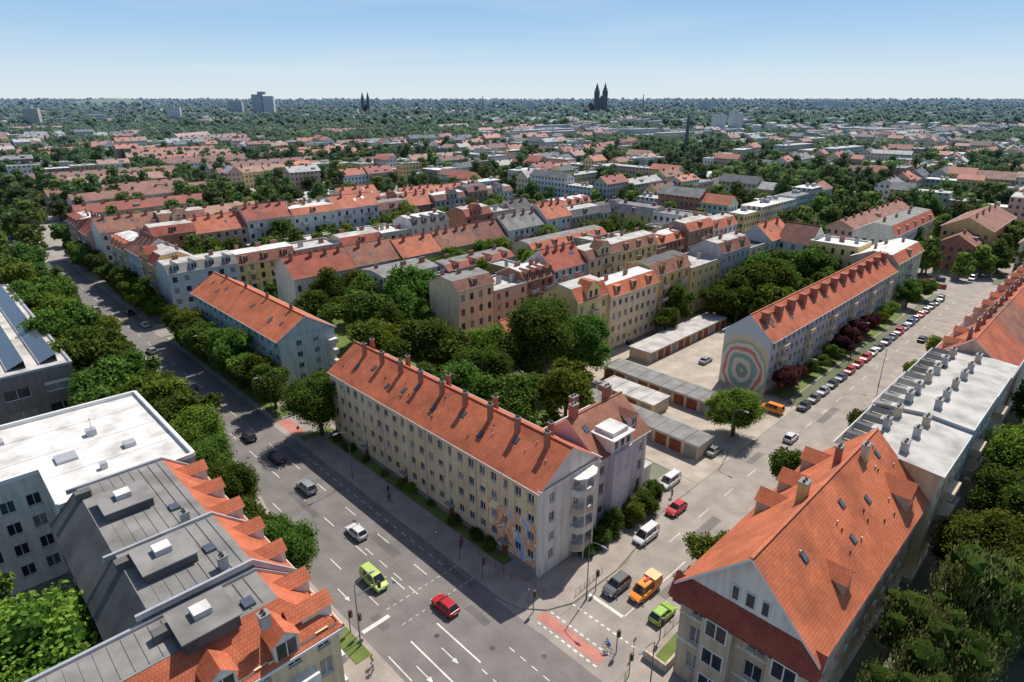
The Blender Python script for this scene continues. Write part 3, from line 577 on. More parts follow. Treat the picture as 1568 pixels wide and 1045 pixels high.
# ------------------------------------------------------------------ distant city
F=M();far_trees=[]
def T(a,b,r): 
    p=F.fr(a,b);far_trees.append((p[0],p[1],r))
def simple(M_,a0,a1,b0,b1,ze,zr,axis,wk,rm,fr=None):
    w=WWIN[wk]
    for p,q in(((a0,b0),(a1,b0)),((a0,b1),(a1,b1)),((a0,b0),(a0,b1)),((a1,b0),(a1,b1))):
        M_.poly([(p[0],p[1],0),(q[0],q[1],0),(q[0],q[1],ze),(p[0],p[1],ze)],w)
    if zr<=ze:
        M_.poly([(a0,b0,ze),(a1,b0,ze),(a1,b1,ze),(a0,b1,ze)],rm)
        for k in range(2):
            a,b=U(a0+2,a1-3),U(b0+2,b1-4);M_.box(a,a+U(1,2.5),b,b+U(1,3),ze,ze+U(.8,2.2),WALL['grey'])
        return
    o=.4
    if axis=='b':
        am=(a0+a1)/2;M_.poly([(a0-o,b0-o,ze),(a0-o,b1+o,ze),(am,b1+o,zr),(am,b0-o,zr)],rm);M_.poly([(a1+o,b0-o,ze),(a1+o,b1+o,ze),(am,b1+o,zr),(am,b0-o,zr)],rm)
        for b in(b0,b1): M_.poly([(a0,b,ze),(a1,b,ze),(am,b,zr-.1)],WALL[wk])
        n=int((b1-b0)/9)
        for i in range(n):
            b=b0+(i+.5)*9+U(-2,2);M_.box(am-.9,am-.1,b-.5,b+.5,zr-1,zr+1,BRICK)
            if R()<.3: M_.box(a0+1,a0+3,b+1.5,b+4,ze+.3,ze+2,WALL[wk],FELT)
    else:
        bm=(b0+b1)/2;M_.poly([(a0-o,b0-o,ze),(a1+o,b0-o,ze),(a1+o,bm,zr),(a0-o,bm,zr)],rm);M_.poly([(a0-o,b1+o,ze),(a1+o,b1+o,ze),(a1+o,bm,zr),(a0-o,bm,zr)],rm)
        for a in(a0,a1): M_.poly([(a,b0,ze),(a,b1,ze),(a,bm,zr-.1)],WALL[wk])
def vis(X,Y): return Y>60 and abs(X)<.86*Y+70
tiles=[TILE,TILE2,TILE3,TILE4,TILEP,TILEB]
bc=[0]
def block(a0,b0,A,B,kind,d):
    bc[0]+=1
    if d<1300:
        zz=.03+(bc[0]%37)*.004
        F.poly([(a0-6,b0-6,zz),(a0+A+6,b0-6,zz),(a0+A+6,b0+B+6,zz),(a0-6,b0+B+6,zz)],ASPH2 if kind!='tree' else GRASS)
        F.poly([(a0+10,b0+10,zz+.2),(a0+A-10,b0+10,zz+.2),(a0+A-10,b0+B-10,zz+.2),(a0+10,b0+B-10,zz+.2)],GRASS if R()<.6 else TANP)
    def sub(s,e,fn):
        u=s
        while u<e-4:
            L=U(12,24)
            if e-u-L<9:L=e-u
            if R()>.1: fn(u,u+L)
            u+=L
    wk=lambda:random.choice(cols_w)
    if kind=='per':
        def f(side):
            def g_(s,e):
                ze=U(10,16);rm=random.choice(tiles) if R()<.6 else random.choice([FELT,FELTL,FELTD]);zr=ze+(U(2.5,4.5) if R()<.6 else 0);dp=U(0,2)
                if zr==ze: rm=random.choice([FELT,FELTL,FELTL,WHITEROOF])
                if side==0: simple(F,a0+dp,a0+11,s,e,ze,zr,'b',wk(),rm)
                if side==1: simple(F,a0+A-11,a0+A-dp,s,e,ze,zr,'b',wk(),rm)
                if side==2: simple(F,s,e,b0+dp,b0+11,ze,zr,'a',wk(),rm)
                if side==3: simple(F,s,e,b0+B-11,b0+B-dp,ze,zr,'a',wk(),rm)
            return g_
        sub(b0,b0+B,f(0));sub(b0,b0+B,f(1));sub(a0+11,a0+A-11,f(2));sub(a0+11,a0+A-11,f(3))
        for i in range(15): T(U(a0+16,a0+A-16),U(b0+16,b0+B-16),U(4.5,7.8))
        if R()<.5: a=U(a0+20,a0+A-34);simple(F,a,a+12,b0+25,b0+B-25,U(6,10),0,'b',wk(),random.choice([FELT,FELTL,WHITEROOF]))
    elif kind=='rows':
        a=a0;rm=random.choice([TILE,TILE4,TILE3,TILEP,TILE])
        while a<a0+A-10:
            c=wk();simple(F,a,a+11,b0+U(0,18),b0+B-U(0,18),U(8.5,11),U(13,15),'b',c,rm if R()<.75 else random.choice(tiles))
            for i in range(int(B/7)): T(a+U(13,30),b0+U(0,B),U(3.5,7))
            a+=U(34,44)
    elif kind=='slab':
        for i in range(3):
            a=a0+i*A/3;z=random.choice([13,16,16,19]);b_=b0+U(0,20);simple(F,a,a+12,b_,b_+U(35,65),z,0,'b',random.choice(['white','grey','bluegrey','cream']),FELTL)
        for i in range(34): T(U(a0,a0+A),U(b0,b0+B),U(4,7))
    elif kind=='ind':
        for i in range(4):
            a=a0+U(0,A*.6);b=b0+U(0,B*.6);z=U(6,10)+.03*i;simple(F,a,a+U(12,24),b,b+U(16,34),z,0,'b',random.choice(['white','grey','brick','tan']),random.choice([FELTL,FELTL,WHITEROOF,FELT]))
        for i in range(26): T(U(a0,a0+A),U(b0,b0+B),U(4,7))
    else:
        for i in range(85): T(U(a0-5,a0+A+5),U(b0-5,b0+B+5),U(4.5,8))
    for i in range(13): T(a0-5+U(-2,2),b0+U(0,B),U(3.2,6))
    for i in range(8): T(a0+U(0,A),b0-5+U(-2,2),U(3.2,6))
DA,DB=86,112
for i in range(-30,46):
    for j in range(-4,46):
        a0=300+i*DA;b0=42+j*(DB)+(i%3)*9
        ca,cb=a0+36,b0+50;X,Y,_=W(ca,cb)
        if not vis(X,Y) or Y>3000: continue
        if ca<300 and cb<340: 
            if not (cb>252 and (ca<0 or cb>300 or ca>110)): continue
            if cb<300 and ca<60: continue
        d=math.hypot(X,Y)
        if d>1500: k=random.choices(['per','rows','slab','ind','tree'],[3,1.2,2.5,2.5,6.5])[0]
        elif X<-.02*Y and 900<Y<1450: k=random.choices(['tree','rows','ind'],[9,1,.6])[0]
        elif X<-.22*Y: k=random.choices(['rows','per','tree','ind'],[5.5,1.8,1.8,.6])[0]
        elif d<650: k=random.choices(['per','rows','ind','tree'],[7,1.6,.5,1.5])[0]
        else: k=random.choices(['per','rows','slab','ind','tree'],[5,1.4,2.0,1.8,3.4])[0]
        ro=0 if d<430 else U(-.12,.12) if d<650 else U(-.25,.25) if d<900 else U(-.6,.6)
        cx,cy=X,Y;cc_,ss_=math.cos(ro),math.sin(ro)
        def fr(a,b,z=0,cx=cx,cy=cy,cc_=cc_,ss_=ss_):
            x,y,_=W(a,b);x-=cx;y-=cy;return (cx+cc_*x-ss_*y,cy+ss_*x+cc_*y,z)
        F.fr=fr
        block(a0,b0,DA-13,DB-14,k,d)
F.make("distant_city")
# green patches seen in the photo (parks, wide courtyards)
def patch(x0,x1,y0,y1,n,r0=4.5,r1=8):
    for i in range(n): far_trees.append((U(x0,x1),U(y0,y1),U(r0,r1)))
patch(270,400,380,500,60);patch(110,200,395,440,30);patch(-110,20,690,770,70);patch(-420,-350,400,520,40);patch(-520,20,1120,1330,260);patch(450,700,620,700,70)
patch(60,110,560,620,25);patch(-260,-180,560,640,30);patch(250,420,820,900,60);patch(-60,40,470,500,18);patch(180,260,300,330,14);patch(-170,-120,300,335,12);patch(-330,-230,330,400,26)
# skyline landmarks
def frame_at(x,y,rot=0):
    c,s=math.cos(rot),math.sin(rot);return lambda a,b,z=0:(x+c*a-s*b,y+s*a+c*b,z)
ST=bpy.data.materials.new("cathedral_stone");ST.use_nodes=True;ST.node_tree.nodes["Principled BSDF"].inputs["Base Color"].default_value=(.13,.14,.165,1);ST.node_tree.nodes["Principled BSDF"].inputs["Roughness"].default_value=.95
m=M(frame_at(292,2210,.1))
for x in(-13.5,13.5):
    m.box(x-7.5,x+7.5,-7.5,7.5,0,62,ST);m.box(x-6.3,x+6.3,-6.3,6.3,62,78,ST)
    for k in range(8):
        t0,t1=k*math.pi/4+.39,(k+1)*math.pi/4+.39;p=[(x+6*math.cos(t0),6*math.sin(t0)),(x+6*math.cos(t1),6*math.sin(t1))]
        m.poly([p[0]+(78,),p[1]+(78,),p[1]+(84,),p[0]+(84,)],ST);m.poly([p[0]+(84,),p[1]+(84,),(x,0,104)],ST)
    for dx in(-6.5,6.5):
        for dy in(-6.5,6.5): m.poly([(x+dx-1,dy,76),(x+dx+1,dy,76),(x+dx,dy,88)],ST);m.box(x+dx-1,x+dx+1,dy-1,dy+1,62,76,ST)
m.box(-6,6,-6,6,0,55,ST);m.poly([(-6,-6,55),(6,-6,55),(0,-6,66)],ST)
m.box(-15,15,6,100,0,34,ST);m.poly([(-15,6,34),(-15,100,34),(0,100,52),(0,6,52)],ST);m.poly([(15,6,34),(15,100,34),(0,100,52),(0,6,52)],ST)
m.box(-42,-15,20,60,0,30,ST);m.poly([(-42,20,30),(-15,20,30),(-28,20,44)],ST);m.poly([(-42,20,30),(-42,60,30),(-28,60,44),(-28,20,44)],ST);m.poly([(-15,20,30),(-15,60,30),(-28,60,44),(-28,20,44)],ST)
m.make("cathedral")
m=M(frame_at(-437,2000,0))
for x in(-8,8): m.box(x-4,x+4,-4,4,0,55,ST);[m.poly([(x+s0,s1,55),(x+s2,s3,55),(x,0,75)],ST) for s0,s1,s2,s3 in((-4,-4,4,-4),(4,-4,4,4),(4,4,-4,4),(-4,4,-4,-4))]
m.box(-9,9,4,50,0,28,ST);m.poly([(-9,4,28),(9,4,28),(0,4,40)],ST);m.make("twin_spire_church")
m=M(frame_at(-669,1800,.1));m.box(-28,-2,0,16,0,66,WALL['grey'],FELT);m.box(0,28,0,16,0,62,WALL['white'],FELT);m.box(-12,8,2,14,66,73,WALL['grey']);m.make("high_rise")
m=M(frame_at(-735,1780,.1));m.box(-16,16,0,16,0,50,WALL['grey'],FELT);m.make("high_rise")
for x,y,w,h in((330,1060,9,34),(362,1075,9,36),(-760,1500,14,38),(-900,1250,12,40),(-60,1900,20,30),(1290,2700,90,42),(700,2400,30,46),(60,2300,14,44)):
    m=M(frame_at(x,y,.3));m.box(-w,w,-7,7,0,h,WWIN['white' if h!=40 else 'tan'],FELT);m.box(-w*.4,w*.2,-3,3,h,h+3,WALL['grey']);m.make("high_rise")
def tube(m,p,r0,q,r1,mt,n=8,cap=True):
    P,Qv=Vector(p),Vector(q);d=(Qv-P).normalized();x=d.orthogonal().normalized();y=d.cross(x)
    a=[P+(x*math.cos(t)+y*math.sin(t))*r0 for t in np.linspace(0,2*math.pi,n,endpoint=False)];b=[Qv+(x*math.cos(t)+y*math.sin(t))*r1 for t in np.linspace(0,2*math.pi,n,endpoint=False)]
    for i in range(n): m.poly([a[i],a[(i+1)%n],b[(i+1)%n],b[i]],mt,True)
    if cap: m.poly(b,mt,True)
for x,y,h in((430,2200,66),(170,640,42),(-100,2300,62)):
    m=M();tube(m,(x,y,0),2.2,(x,y,h),1.3,ST,10);tube(m,(x,y,h),1.5,(x,y,h+1),1.5,ST,10);m.make("factory_chimney")
# low hill on the left horizon
HILL=bpy.data.materials.new("hill_meadow");HILL.use_nodes=True;HILL.node_tree.nodes["Principled BSDF"].inputs["Base Color"].default_value=(.15,.22,.19,1);HILL.node_tree.nodes["Principled BSDF"].inputs["Roughness"].default_value=1
m=M();n=26
def hp(i,j):
    x=-2900+i*60;y=3300+j*60;h=57*math.exp(-((x+2150)/330)**2-((y-3600)/200)**2);return (x,y,max(-2,h-4))
for i in range(n):
    for j in range(10): m.poly([hp(i,j),hp(i+1,j),hp(i+1,j+1),hp(i,j+1)],HILL,True)
m.make("hill",True)
# ------------------------------------------------------------------ trees
def tree_mesh(name,seed,N,leaf,K,lm,inner=True,droop=0.0,zs=1.0,trunk=True,irr=0.0):
    rs=np.random.RandomState(seed);cc=[]
    lob=rs.uniform(0,6.28,3);lean=rs.uniform(-.12,.12,2)
    for k in range(K):
        th=rs.uniform(0,2*math.pi);ph=math.acos(rs.uniform(-.75,1));rr=rs.uniform(.38,.8)*(1+irr*math.sin(2*th+lob[0])+irr*.7*math.sin(3*th+lob[1]))
        zc=1.32+math.cos(ph)*rr*1.05*zs
        c=np.array([math.cos(th)*math.sin(ph)*rr+lean[0]*(zc-1),math.sin(th)*math.sin(ph)*rr+lean[1]*(zc-1),zc]);cc.append((c,rs.uniform(.17,.4)))
    cc.append((np.array([0,0,1.3]),.5))
    w=np.array([r*r for c,r in cc]);w/=w.sum();idx=rs.choice(len(cc),N,p=w)
    C=np.array([cc[i][0] for i in idx]);Rr=np.array([cc[i][1] for i in idx])
    d=rs.normal(size=(N,3));d/=np.linalg.norm(d,axis=1)[:,None]
    P=C+d*(Rr*rs.uniform(.72,1.22,N))[:,None]*np.array([1,1,.85])
    if droop: P[:,2]-=droop*rs.uniform(0,1,N)*np.hypot(P[:,0],P[:,1])
    nn=d*.7+rs.normal(size=(N,3))*.6;nn/=np.linalg.norm(nn,axis=1)[:,None]
    t=np.cross(nn,rs.normal(size=(N,3)));t/=np.linalg.norm(t,axis=1)[:,None];bb=np.cross(nn,t)
    s=(leaf*rs.uniform(.6,1.3,N))[:,None]
    if droop: t=t*.4+np.array([0,0,-1]);bb=bb*.5
    q=np.stack([P-t*s,P+bb*s*.7,P+t*s,P-bb*s*.7],1).reshape(-1,3)
    verts=[q];faces=[tuple(range(4*i,4*i+4)) for i in range(N)];mi=[0]*N;off=4*N
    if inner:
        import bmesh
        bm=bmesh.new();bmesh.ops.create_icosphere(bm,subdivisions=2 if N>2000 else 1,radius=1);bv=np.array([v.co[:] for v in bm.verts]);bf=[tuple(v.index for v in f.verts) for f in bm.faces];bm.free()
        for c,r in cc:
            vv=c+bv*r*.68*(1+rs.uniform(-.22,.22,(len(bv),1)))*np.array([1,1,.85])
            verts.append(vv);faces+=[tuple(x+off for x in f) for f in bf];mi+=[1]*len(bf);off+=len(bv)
    if trunk:
        mm=M();tube(mm,(0,0,0),.075,(0.02,0,.75),.05,BARK,7,False);tube(mm,(.02,0,.75),.05,(0,.03,1.5),.02,BARK,6,False)
        for c,r in cc[:7]: tube(mm,(.02,0,rs.uniform(.55,.85)),.032,tuple(c),.01,BARK,5,False)
        verts.append(np.array(mm.v));faces+=[tuple(x+off for x in f) for f in mm.f];mi+=[2]*len(mm.f);off+=len(mm.v)
    me=bpy.data.meshes.new(name);me.from_pydata([tuple(x) for x in np.concatenate(verts)],[],faces)
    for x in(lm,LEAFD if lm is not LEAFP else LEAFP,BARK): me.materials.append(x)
    me.polygons.foreach_set("material_index",mi);return me
NEAR=[tree_mesh("tree_crown_%d"%i,i+1,7000,.056,30,LEAF if i%3 else LEAFL,zs=[.85,1.2,1.0,1.35,.95,1.1][i],irr=.16) for i in range(6)]
BIG=[tree_mesh("big_crown_%d"%i,71+i,19000,.031,46,LEAFL if i==0 else LEAF,zs=1.0,irr=.14) for i in range(2)]
PURP=[tree_mesh("copper_crown",21,4500,.07,20,LEAFP,irr=.15)]
WILL=[tree_mesh("willow_crown_%d"%i,31+i,16000,.042,34,LEAFW,droop=.6) for i in range(2)]
MID=[tree_mesh("mid_crown_%d"%i,41+i,900,.14,15,[LEAF,LEAFL,LEAF][i],zs=[.9,1.0,1.25][i],irr=.15) for i in range(3)]
FARM=[tree_mesh("far_crown_%d"%i,51+i,160,.3,8,LEAF if i else LEAFL,trunk=False) for i in range(2)]
def tree(a,b,r,kind='n',name="linden_tree",hs=1.0,z=0.0):
    me=random.choice({'n':NEAR,'p':PURP,'w':WILL,'g':BIG,'g0':BIG[:1]}[kind]);o=bpy.data.objects.new(name,me);scene.collection.objects.link(o)
    o.location=W(a,b,z);o.rotation_euler=(0,0,U(0,6.28));o.scale=(r,r*U(.88,1.12),r*hs*U(.88,1.12));return o
for t in((134,78,8),(139,97,8),(158,82,6),(101.6,78,8),(88.4,77,7),(87,94,9.5),(83,103,7.5),(70,83,6.5),(108,76,7.5),(118,72,7),(99,55,3),(78,68,5),(84,70,6),(94,86,7),(145,72,6),(150,88,6),(128,88,6),(122,78,6),(76,76,6),(93,67,5),
    (79,168,6.5),(78,178,8),(82,190,7),(74,186,7),(80,203,7.5),(72,208,7),(66,196,5),(80,160,5),(87,150,5.5),(84,140,4),(70,172,5),
    (102.5,108,4.5),(64,222,6),(76,-8,7),(54,-13,7),(260,110,9),(256,82,8),(238,75,7),(150,120,7),(160,150,7),(135,120,6),(138,145,6),(158,110,6),(155,200,7),(140,205,7),(160,180,7),(156,128,6.5),(160,95,6.5),
    (215,68,7),(228,72,6.5),(205,140,7),(232,160,8),(220,190,8),(210,210,7),(230,215,7)):
    tree(*t,name="maple_tree" if t[2]>7 else "linden_tree",hs=.9,kind='g' if t[0]<100 and 7<=t[2] and t[1]<110 and t[1]>60 else 'n')
tree(100,47.5,6.2,'g',"maple_tree",.9);tree(64,-1.5,8.8,'g0',"maple_tree",.9);tree(61.5,.2,5.2,'g0',"maple_tree",.95)
tree(45.3,103,5.2,'g',"acacia_tree",.85)
for b in(127,131.5,160,166,172,179): tree(46.2,b,2.9,'p',"copper_plum_tree",.9)
for b,r in((140,2.2),(147,2),(153,2.4),(188,2.5),(196,3),(213,4.2),(226,4)): tree(45.8,b,r,'n',"linden_tree",.8)
tree(29.3,91,3.9);tree(29.2,66.4,3.4);tree(27,116,3);tree(27.5,150,3.5);tree(27,168,3.5)
for a,b,r in((66,24.3,4.5),(71.5,23.2,3.2),(77,24,3.8),(84,25,4.6),(90,25.5,4.0),(96,26,4.6),(103,27,4.9)): tree(a,b,r,'g' if r>4.3 else 'n',hs=1.0)
a=111
while a<300:
    if R()<.88: tree(a,27+U(-1.5,1.5),U(4.0,6.8),'n',hs=U(.8,1.1));
    if a<240 and R()<.85: tree(a+4,20.5+U(-2.5,2.5),U(4.6,7.6),'n',hs=U(.8,1.05))
    a+=U(7.5,10.5)
a=116
while a<176: tree(a,45.8+U(-.5,.5),U(3.4,5.2),'n',hs=U(.85,1.1));a+=U(6,8.5)
a=190
while a<300: tree(a,46.5,U(3.4,5),'n',hs=U(.8,1.1));a+=U(7,10)
for a,b,r in((4.5,66,6),(2,75,6.5),(3,58,5)): tree(a,b,r,'w',"willow_tree")
for a,b,r in((3,86,6),(-1,94,7),(3,100,6),(2,110,7),(5,121,5),(-3,80,6),(1,130,6),(5,142,5),(0,152,6),(-4,104,7)): tree(a,b,r,'g' if b<112 else 'n',"maple_tree")
for a,b,r in((43.6,60.5,1.9),(43.7,64,2.0),(43.4,68,2.1),(43.6,71.5,2.2),(44.5,75.5,1.7),(43.5,57.5,1.4)): tree(a,b,r,'n',"garden_shrub",.85,z=-.8)
for a in (54,57,61.5,68,73,75.5,80,86,91,93,96.5): tree(a,48.4+U(-.3,.3),U(.7,1.3),'n',"garden_shrub",.8,z=-.4)
# instanced masses
def scatter(lst,meshes,name,squash=1.0):
    groups=[[] for _ in meshes]
    for i,t in enumerate(lst): groups[i%len(meshes)].append(t)
    for k,(gp,me) in enumerate(zip(groups,meshes)):
        V=[];Fa=[]
        for (x,y,r) in gp:
            th=U(0,6.28);h=r*.5
            for q in range(4):
                an=th+q*math.pi/2+math.pi/4;V.append((x+math.cos(an)*h*1.4142,y+math.sin(an)*h*1.4142,-.2))
            i=len(V)-4;Fa.append((i,i+1,i+2,i+3))
        pm=bpy.data.meshes.new(name);pm.from_pydata(V,[],Fa);p=bpy.data.objects.new(name,pm);scene.collection.objects.link(p)
        c=bpy.data.objects.new("tree_form",me);scene.collection.objects.link(c);c.parent=p
        p.instance_type='FACES';p.use_instance_faces_scale=True;p.instance_faces_scale=1.0;p.show_instancer_for_render=False;p.show_instancer_for_viewport=False
mid=[];far=[]
for X,Y,r in far_trees:
    if not vis(X,Y): continue
    (mid if math.hypot(X,Y)<750 else far).append((X,Y,r))
for i in range(130):
    a,b=U(126,164),U(95,222);mid.append(W(a,b)[:2]+(U(3,5.2),))
for i in range(110):
    a,b=U(200,240),U(64,235);mid.append(W(a,b)[:2]+(U(3.5,6.2),))
for i in range(40): a,b=U(62,86),U(160,225);mid.append(W(a,b)[:2]+(U(3,5),))
for b in np.arange(130,236,9): mid.append(W(104,b)[:2]+(3,))
for b in np.arange(60,236,8): mid.append(W(181+U(-3,3),b)[:2]+(3.8,))
for i in range(60): a,b=U(110,300),U(238,246);mid.append(W(a,b)[:2]+(U(3.5,5.5),))
for i in range(5200):
    Y=1200*math.exp(U(0,1.75));X=U(-.86,.86)*Y;far.append((X,Y,U(5,9)*(1+Y/3500)))
for i in range(2800):
    Y=U(3000,9000);X=U(-.86,.86)*Y;far.append((X,Y,U(10,21)))
scatter(mid,MID,"city_trees");scatter(far,FARM,"distant_trees")
print("trees",len(mid),len(far))
# ------------------------------------------------------------------ vehicles
RUB=mat("tyre_rubber",(.02,.02,.02),.8,.1);CGL=mat("car_glass",(.015,.018,.022),.05,.1,spec=.7);HL=mat("headlamp",(.7,.7,.7),.15,.05);TL=mat("tail_lamp",(.4,.02,.02),.3,.05);HUB=mat("wheel_hub",(.4,.4,.42),.35,.1,metal=.7)
carc={}
def car_mesh(kind,col):
    key=(kind,col)
    if key in carc: return carc[key]
    P=mat("car_paint_%.2f_%.2f_%.2f"%col,col,.25,.02,spec=.6)
    m=M(lambda a,b,z=0:(a,b,z));hz={'hatch':1.0,'sedan':.97,'suv':1.14,'van':1.12,'truck':1.15}[kind];Lx={'hatch':.95,'sedan':1.06,'suv':1.05,'van':1.1,'truck':1.2}[kind];wy=1.0 if kind in('hatch','sedan') else 1.06
    st=[(-2.1,.42,.68,.66),(-2.03,.28,.86,.80),(-1.7,.2,.96,.87),(-.9,.19,.97,.89),(0,.19,.96,.89),(.9,.2,.95,.89),(1.5,.2,.87,.87),(1.9,.26,.76,.8),(2.06,.34,.66,.68)]
    rings=[]
    for x,zl,zb,hw in st:
        r=[]
        for s in(1,-1):
            pts=[(hw*.9,zl),(hw,zl+.15),(hw,zb-.2),(hw*.97,zb-.06),(hw*.86,zb)]
            if s<0: pts=[(-y,z) for y,z in reversed(pts)]
            r+=[(x*Lx,y*wy,z*hz) for y,z in pts]
        rings.append(r)
    for i in range(len(rings)-1):
        for k in range(10): m.poly([rings[i][k],rings[i][(k+1)%10],rings[i+1][(k+1)%10],rings[i+1][k]],P)
    m.poly(rings[0],P);m.poly(rings[-1],P)
    fb,ft,rt,rb,H,zt={'hatch':(.98,.25,-1.45,-1.95,1.48,.93),'sedan':(.95,.25,-.95,-1.6,1.44,.93),'suv':(.95,.35,-1.65,-2.0,1.5,.93),'van':(1.35,.75,-1.95,-2.08,1.72,.93),'truck':(1.3,.9,-.55,-.65,1.75,.9)}[kind]
    def c(x,y,z): return (x*Lx,y*wy,z*hz)
    b=[c(fb,-.76,zt),c(fb,.76,zt),c(rb,.74,zt),c(rb,-.74,zt)];t=[c(ft,-.62,H-.05),c(ft,.62,H-.05),c(rt,.6,H-.05),c(rt,-.6,H-.05)]
    for i in range(4): m.poly([b[i],b[(i+1)%4],t[(i+1)%4],t[i]],CGL)
    r1=[c(ft-.02,-.63,H-.06),c(ft-.02,.63,H-.06),c(rt-.03,.61,H-.06),c(rt-.03,-.61,H-.06)];r2=[c(ft-.16,-.52,H),c(ft-.16,.52,H),c(rt+.1,.5,H),c(rt+.1,-.5,H)]
    for i in range(4): m.poly([r1[i],r1[(i+1)%4],r2[(i+1)%4],r2[i]],P)
    m.poly(r2,P)
    for i in range(4): tube(m,b[i],.05,t[i],.045,P,5)
    for y in(-1,1):
        tube(m,c((fb+rb)/2+.1,y*.765,zt),.045,c((ft+rt)/2+.1,y*.615,H-.06),.04,P,5)
        if kind in('van','suv'): m.poly([c(rb+.02,y*.765,zt),c(rb+.9,y*.78,zt),c(rt+.75,y*.63,H-.05),c(rt,y*.62,H-.05)],P if kind=='van' else CGL)
        m.box(1.9*Lx,2.03*Lx,y*.62*wy-.16,y*.62*wy+.16,.56*hz,.70*hz,HL,bot=True);m.box(-2.1*Lx,-2.0*Lx,y*.66*wy-.1,y*.66*wy+.1,.62*hz,.84*hz,TL,bot=True)
        m.box((fb-.35)*Lx,(fb-.15)*Lx,y*.98*wy-.1,y*.98*wy+.1,.93*hz,1.05*hz,P,bot=True)
        for x in(-1.28,1.3):
            tube(m,(x*Lx,y*.66*wy,.32),.32,(x*Lx,y*.91*wy,.32),.32,RUB,14);tube(m,(x*Lx,y*.90*wy,.32),.19,(x*Lx,y*.92*wy,.32),.18,HUB,10)
    m.box(2.04*Lx,2.08*Lx,-.5*wy,.5*wy,.35*hz,.5*hz,DARKM,bot=True);m.box(2.08*Lx,2.095*Lx,-.26,.26,.42*hz,.52*hz,HL,bot=True);m.box(-2.13*Lx,-2.1*Lx,-.26,.26,.5*hz,.6*hz,HL,bot=True)
    if kind=='truck':
        CV=mat("truck_cover",(.75,.5,.25),.6,.05)
        m.box(-2.15*Lx,-.7*Lx,-.93,.93,.75,1.75,P,bot=True);m.box(-2.1*Lx,-.75*Lx,-.88,.88,1.75,2.15,CV);m.box(-.7*Lx,.2,-.2,.2,2.0,2.15,TL)
    carc[key]=m.make("car_body",False);o=carc[key];me=o.data
    bpy.data.objects.remove(o)
    zs=min(v.co.z for v in me.vertices);
    for v in me.vertices: v.co.z-=zs
    carc[key]=me;return me
def car(name,a,b,d,kind,col,z=.02):
    o=bpy.data.objects.new(name,car_mesh(kind,col));scene.collection.objects.link(o);o.location=W(a,b,z)
    o.rotation_euler=(0,0,{'a+':ANG_A,'a-':ANG_A+math.pi,'b+':ANG_B,'b-':ANG_B+math.pi}[d]+U(-.03,.03));return o
WH=(.62,.62,.62);BK=(.02,.02,.025);SV=(.28,.29,.31);RD=(.45,.015,.02);DB_=(.03,.05,.12);GY=(.10,.10,.11);LIME=(.45,.58,.14);GRN=(.25,.42,.05);ORG=(.85,.25,.02);BLU=(.02,.08,.3)
for c in(("car",69.9,36.6,'a+','hatch',WH),("car",59.7,33.0,'a-','van',LIME),("car",49.6,36.9,'a+','hatch',RD),("car",85.5,36.8,'a+','suv',SV),("car",97.8,37.4,'a+','sedan',BK),("car",108.4,37,'a+','hatch',BK),
 ("car",124,35.8,'a+','sedan',SV),("car",139,37,'a+','suv',GY),("parked_car",128,33.5,'a-','sedan',GY),("parked_car",134,33.5,'a-','hatch',BK),("parked_car",143,33.5,'a-','sedan',SV),("car",167.6,37.5,'a+','hatch',SV),("car",182,34.5,'a-','hatch',GY),("parked_car",190,42.3,'a+','hatch',WH),("parked_car",205,42.3,'a+','sedan',BK),("car",215,36,'a+','hatch',SV),
 ("car",36.6,55,'b-','suv',GY),("pickup_truck",33.6,57,'b-','truck',ORG),("parked_car",29.8,55.2,'b+','hatch',GRN),("parked_car",29.8,61,'b+','hatch',BLU),("van",39.7,66.2,'b-','van',WH),("parked_car",40.1,75,'b-','hatch',RD),("parked_car",44.8,80.5,'b-','van',WH),("parked_car",44.7,95,'b+','sedan',SV),
 ("car",36.9,109.4,'b+','hatch',WH),("parked_car",67,131.4,'b+','sedan',SV),("parked_car",88.5,128,'a+','sedan',BK),("van",39,264.8,'b-','van',WH),("van",44.5,118,'a+','van',ORG)): car(*c)
b=124;pal=[BK,GY,SV,BK,DB_,RD,RD,RD,WH,BK,GY,DB_,RD,SV,BLU,BK,RD]
i=0
while b<234:
    car("parked_car",40.4,b,'b-',random.choice(['hatch','sedan','suv','hatch']),pal[i%17])
    b+=U(4.9,5.5);i+=1
for b in np.arange(240,262,5): car("parked_car",U(44,50),b,'a+',"hatch",random.choice(pal))
for b in np.arange(185,228,7.5):
    if R()<.4: car("parked_car",34.2,b,'b+','hatch',random.choice(pal))
# ------------------------------------------------------------------ street furniture
POLE=mat("pole_grey",(.14,.15,.15),.5,.1);LED=mat("lamp_head",(.3,.3,.3),.4,.1);SR=mat("signal_red",(.5,.02,.02),.3,.05);SY=mat("signal_amber",(.4,.2,.02),.3,.05);SG=mat("signal_green",(.02,.3,.1),.3,.05);SIGN=mat("sign_face",(.6,.6,.6),.5,.05);SBLUE=mat("sign_blue",(.03,.1,.4),.5,.05)
def lamp(a,b,da,db,h=9,arm=1.8):
    m=M();x,y,_=W(a,b);dx,dy,_=W(da,db);tube(m,(x,y,.1),.13,(x,y,1.2),.11,POLE);tube(m,(x,y,1.2),.085,(x,y,h),.05,POLE)
    p=(x,y,h)
    for k in range(1,5):
        t=k/4;q=(x+dx*arm*t,y+dy*arm*t,h+.5*math.sin(t*math.pi/2));tube(m,p,.05,q,.04,POLE,6);p=q
    q=(p[0]+dx*.9,p[1]+dy*.9,p[2]-.03);tube(m,p,.09,((p[0]+q[0])/2,(p[1]+q[1])/2,p[2]),.17,LED,8);tube(m,((p[0]+q[0])/2,(p[1]+q[1])/2,p[2]),.17,q,.1,LED,8);m.make("street_lamp",True)
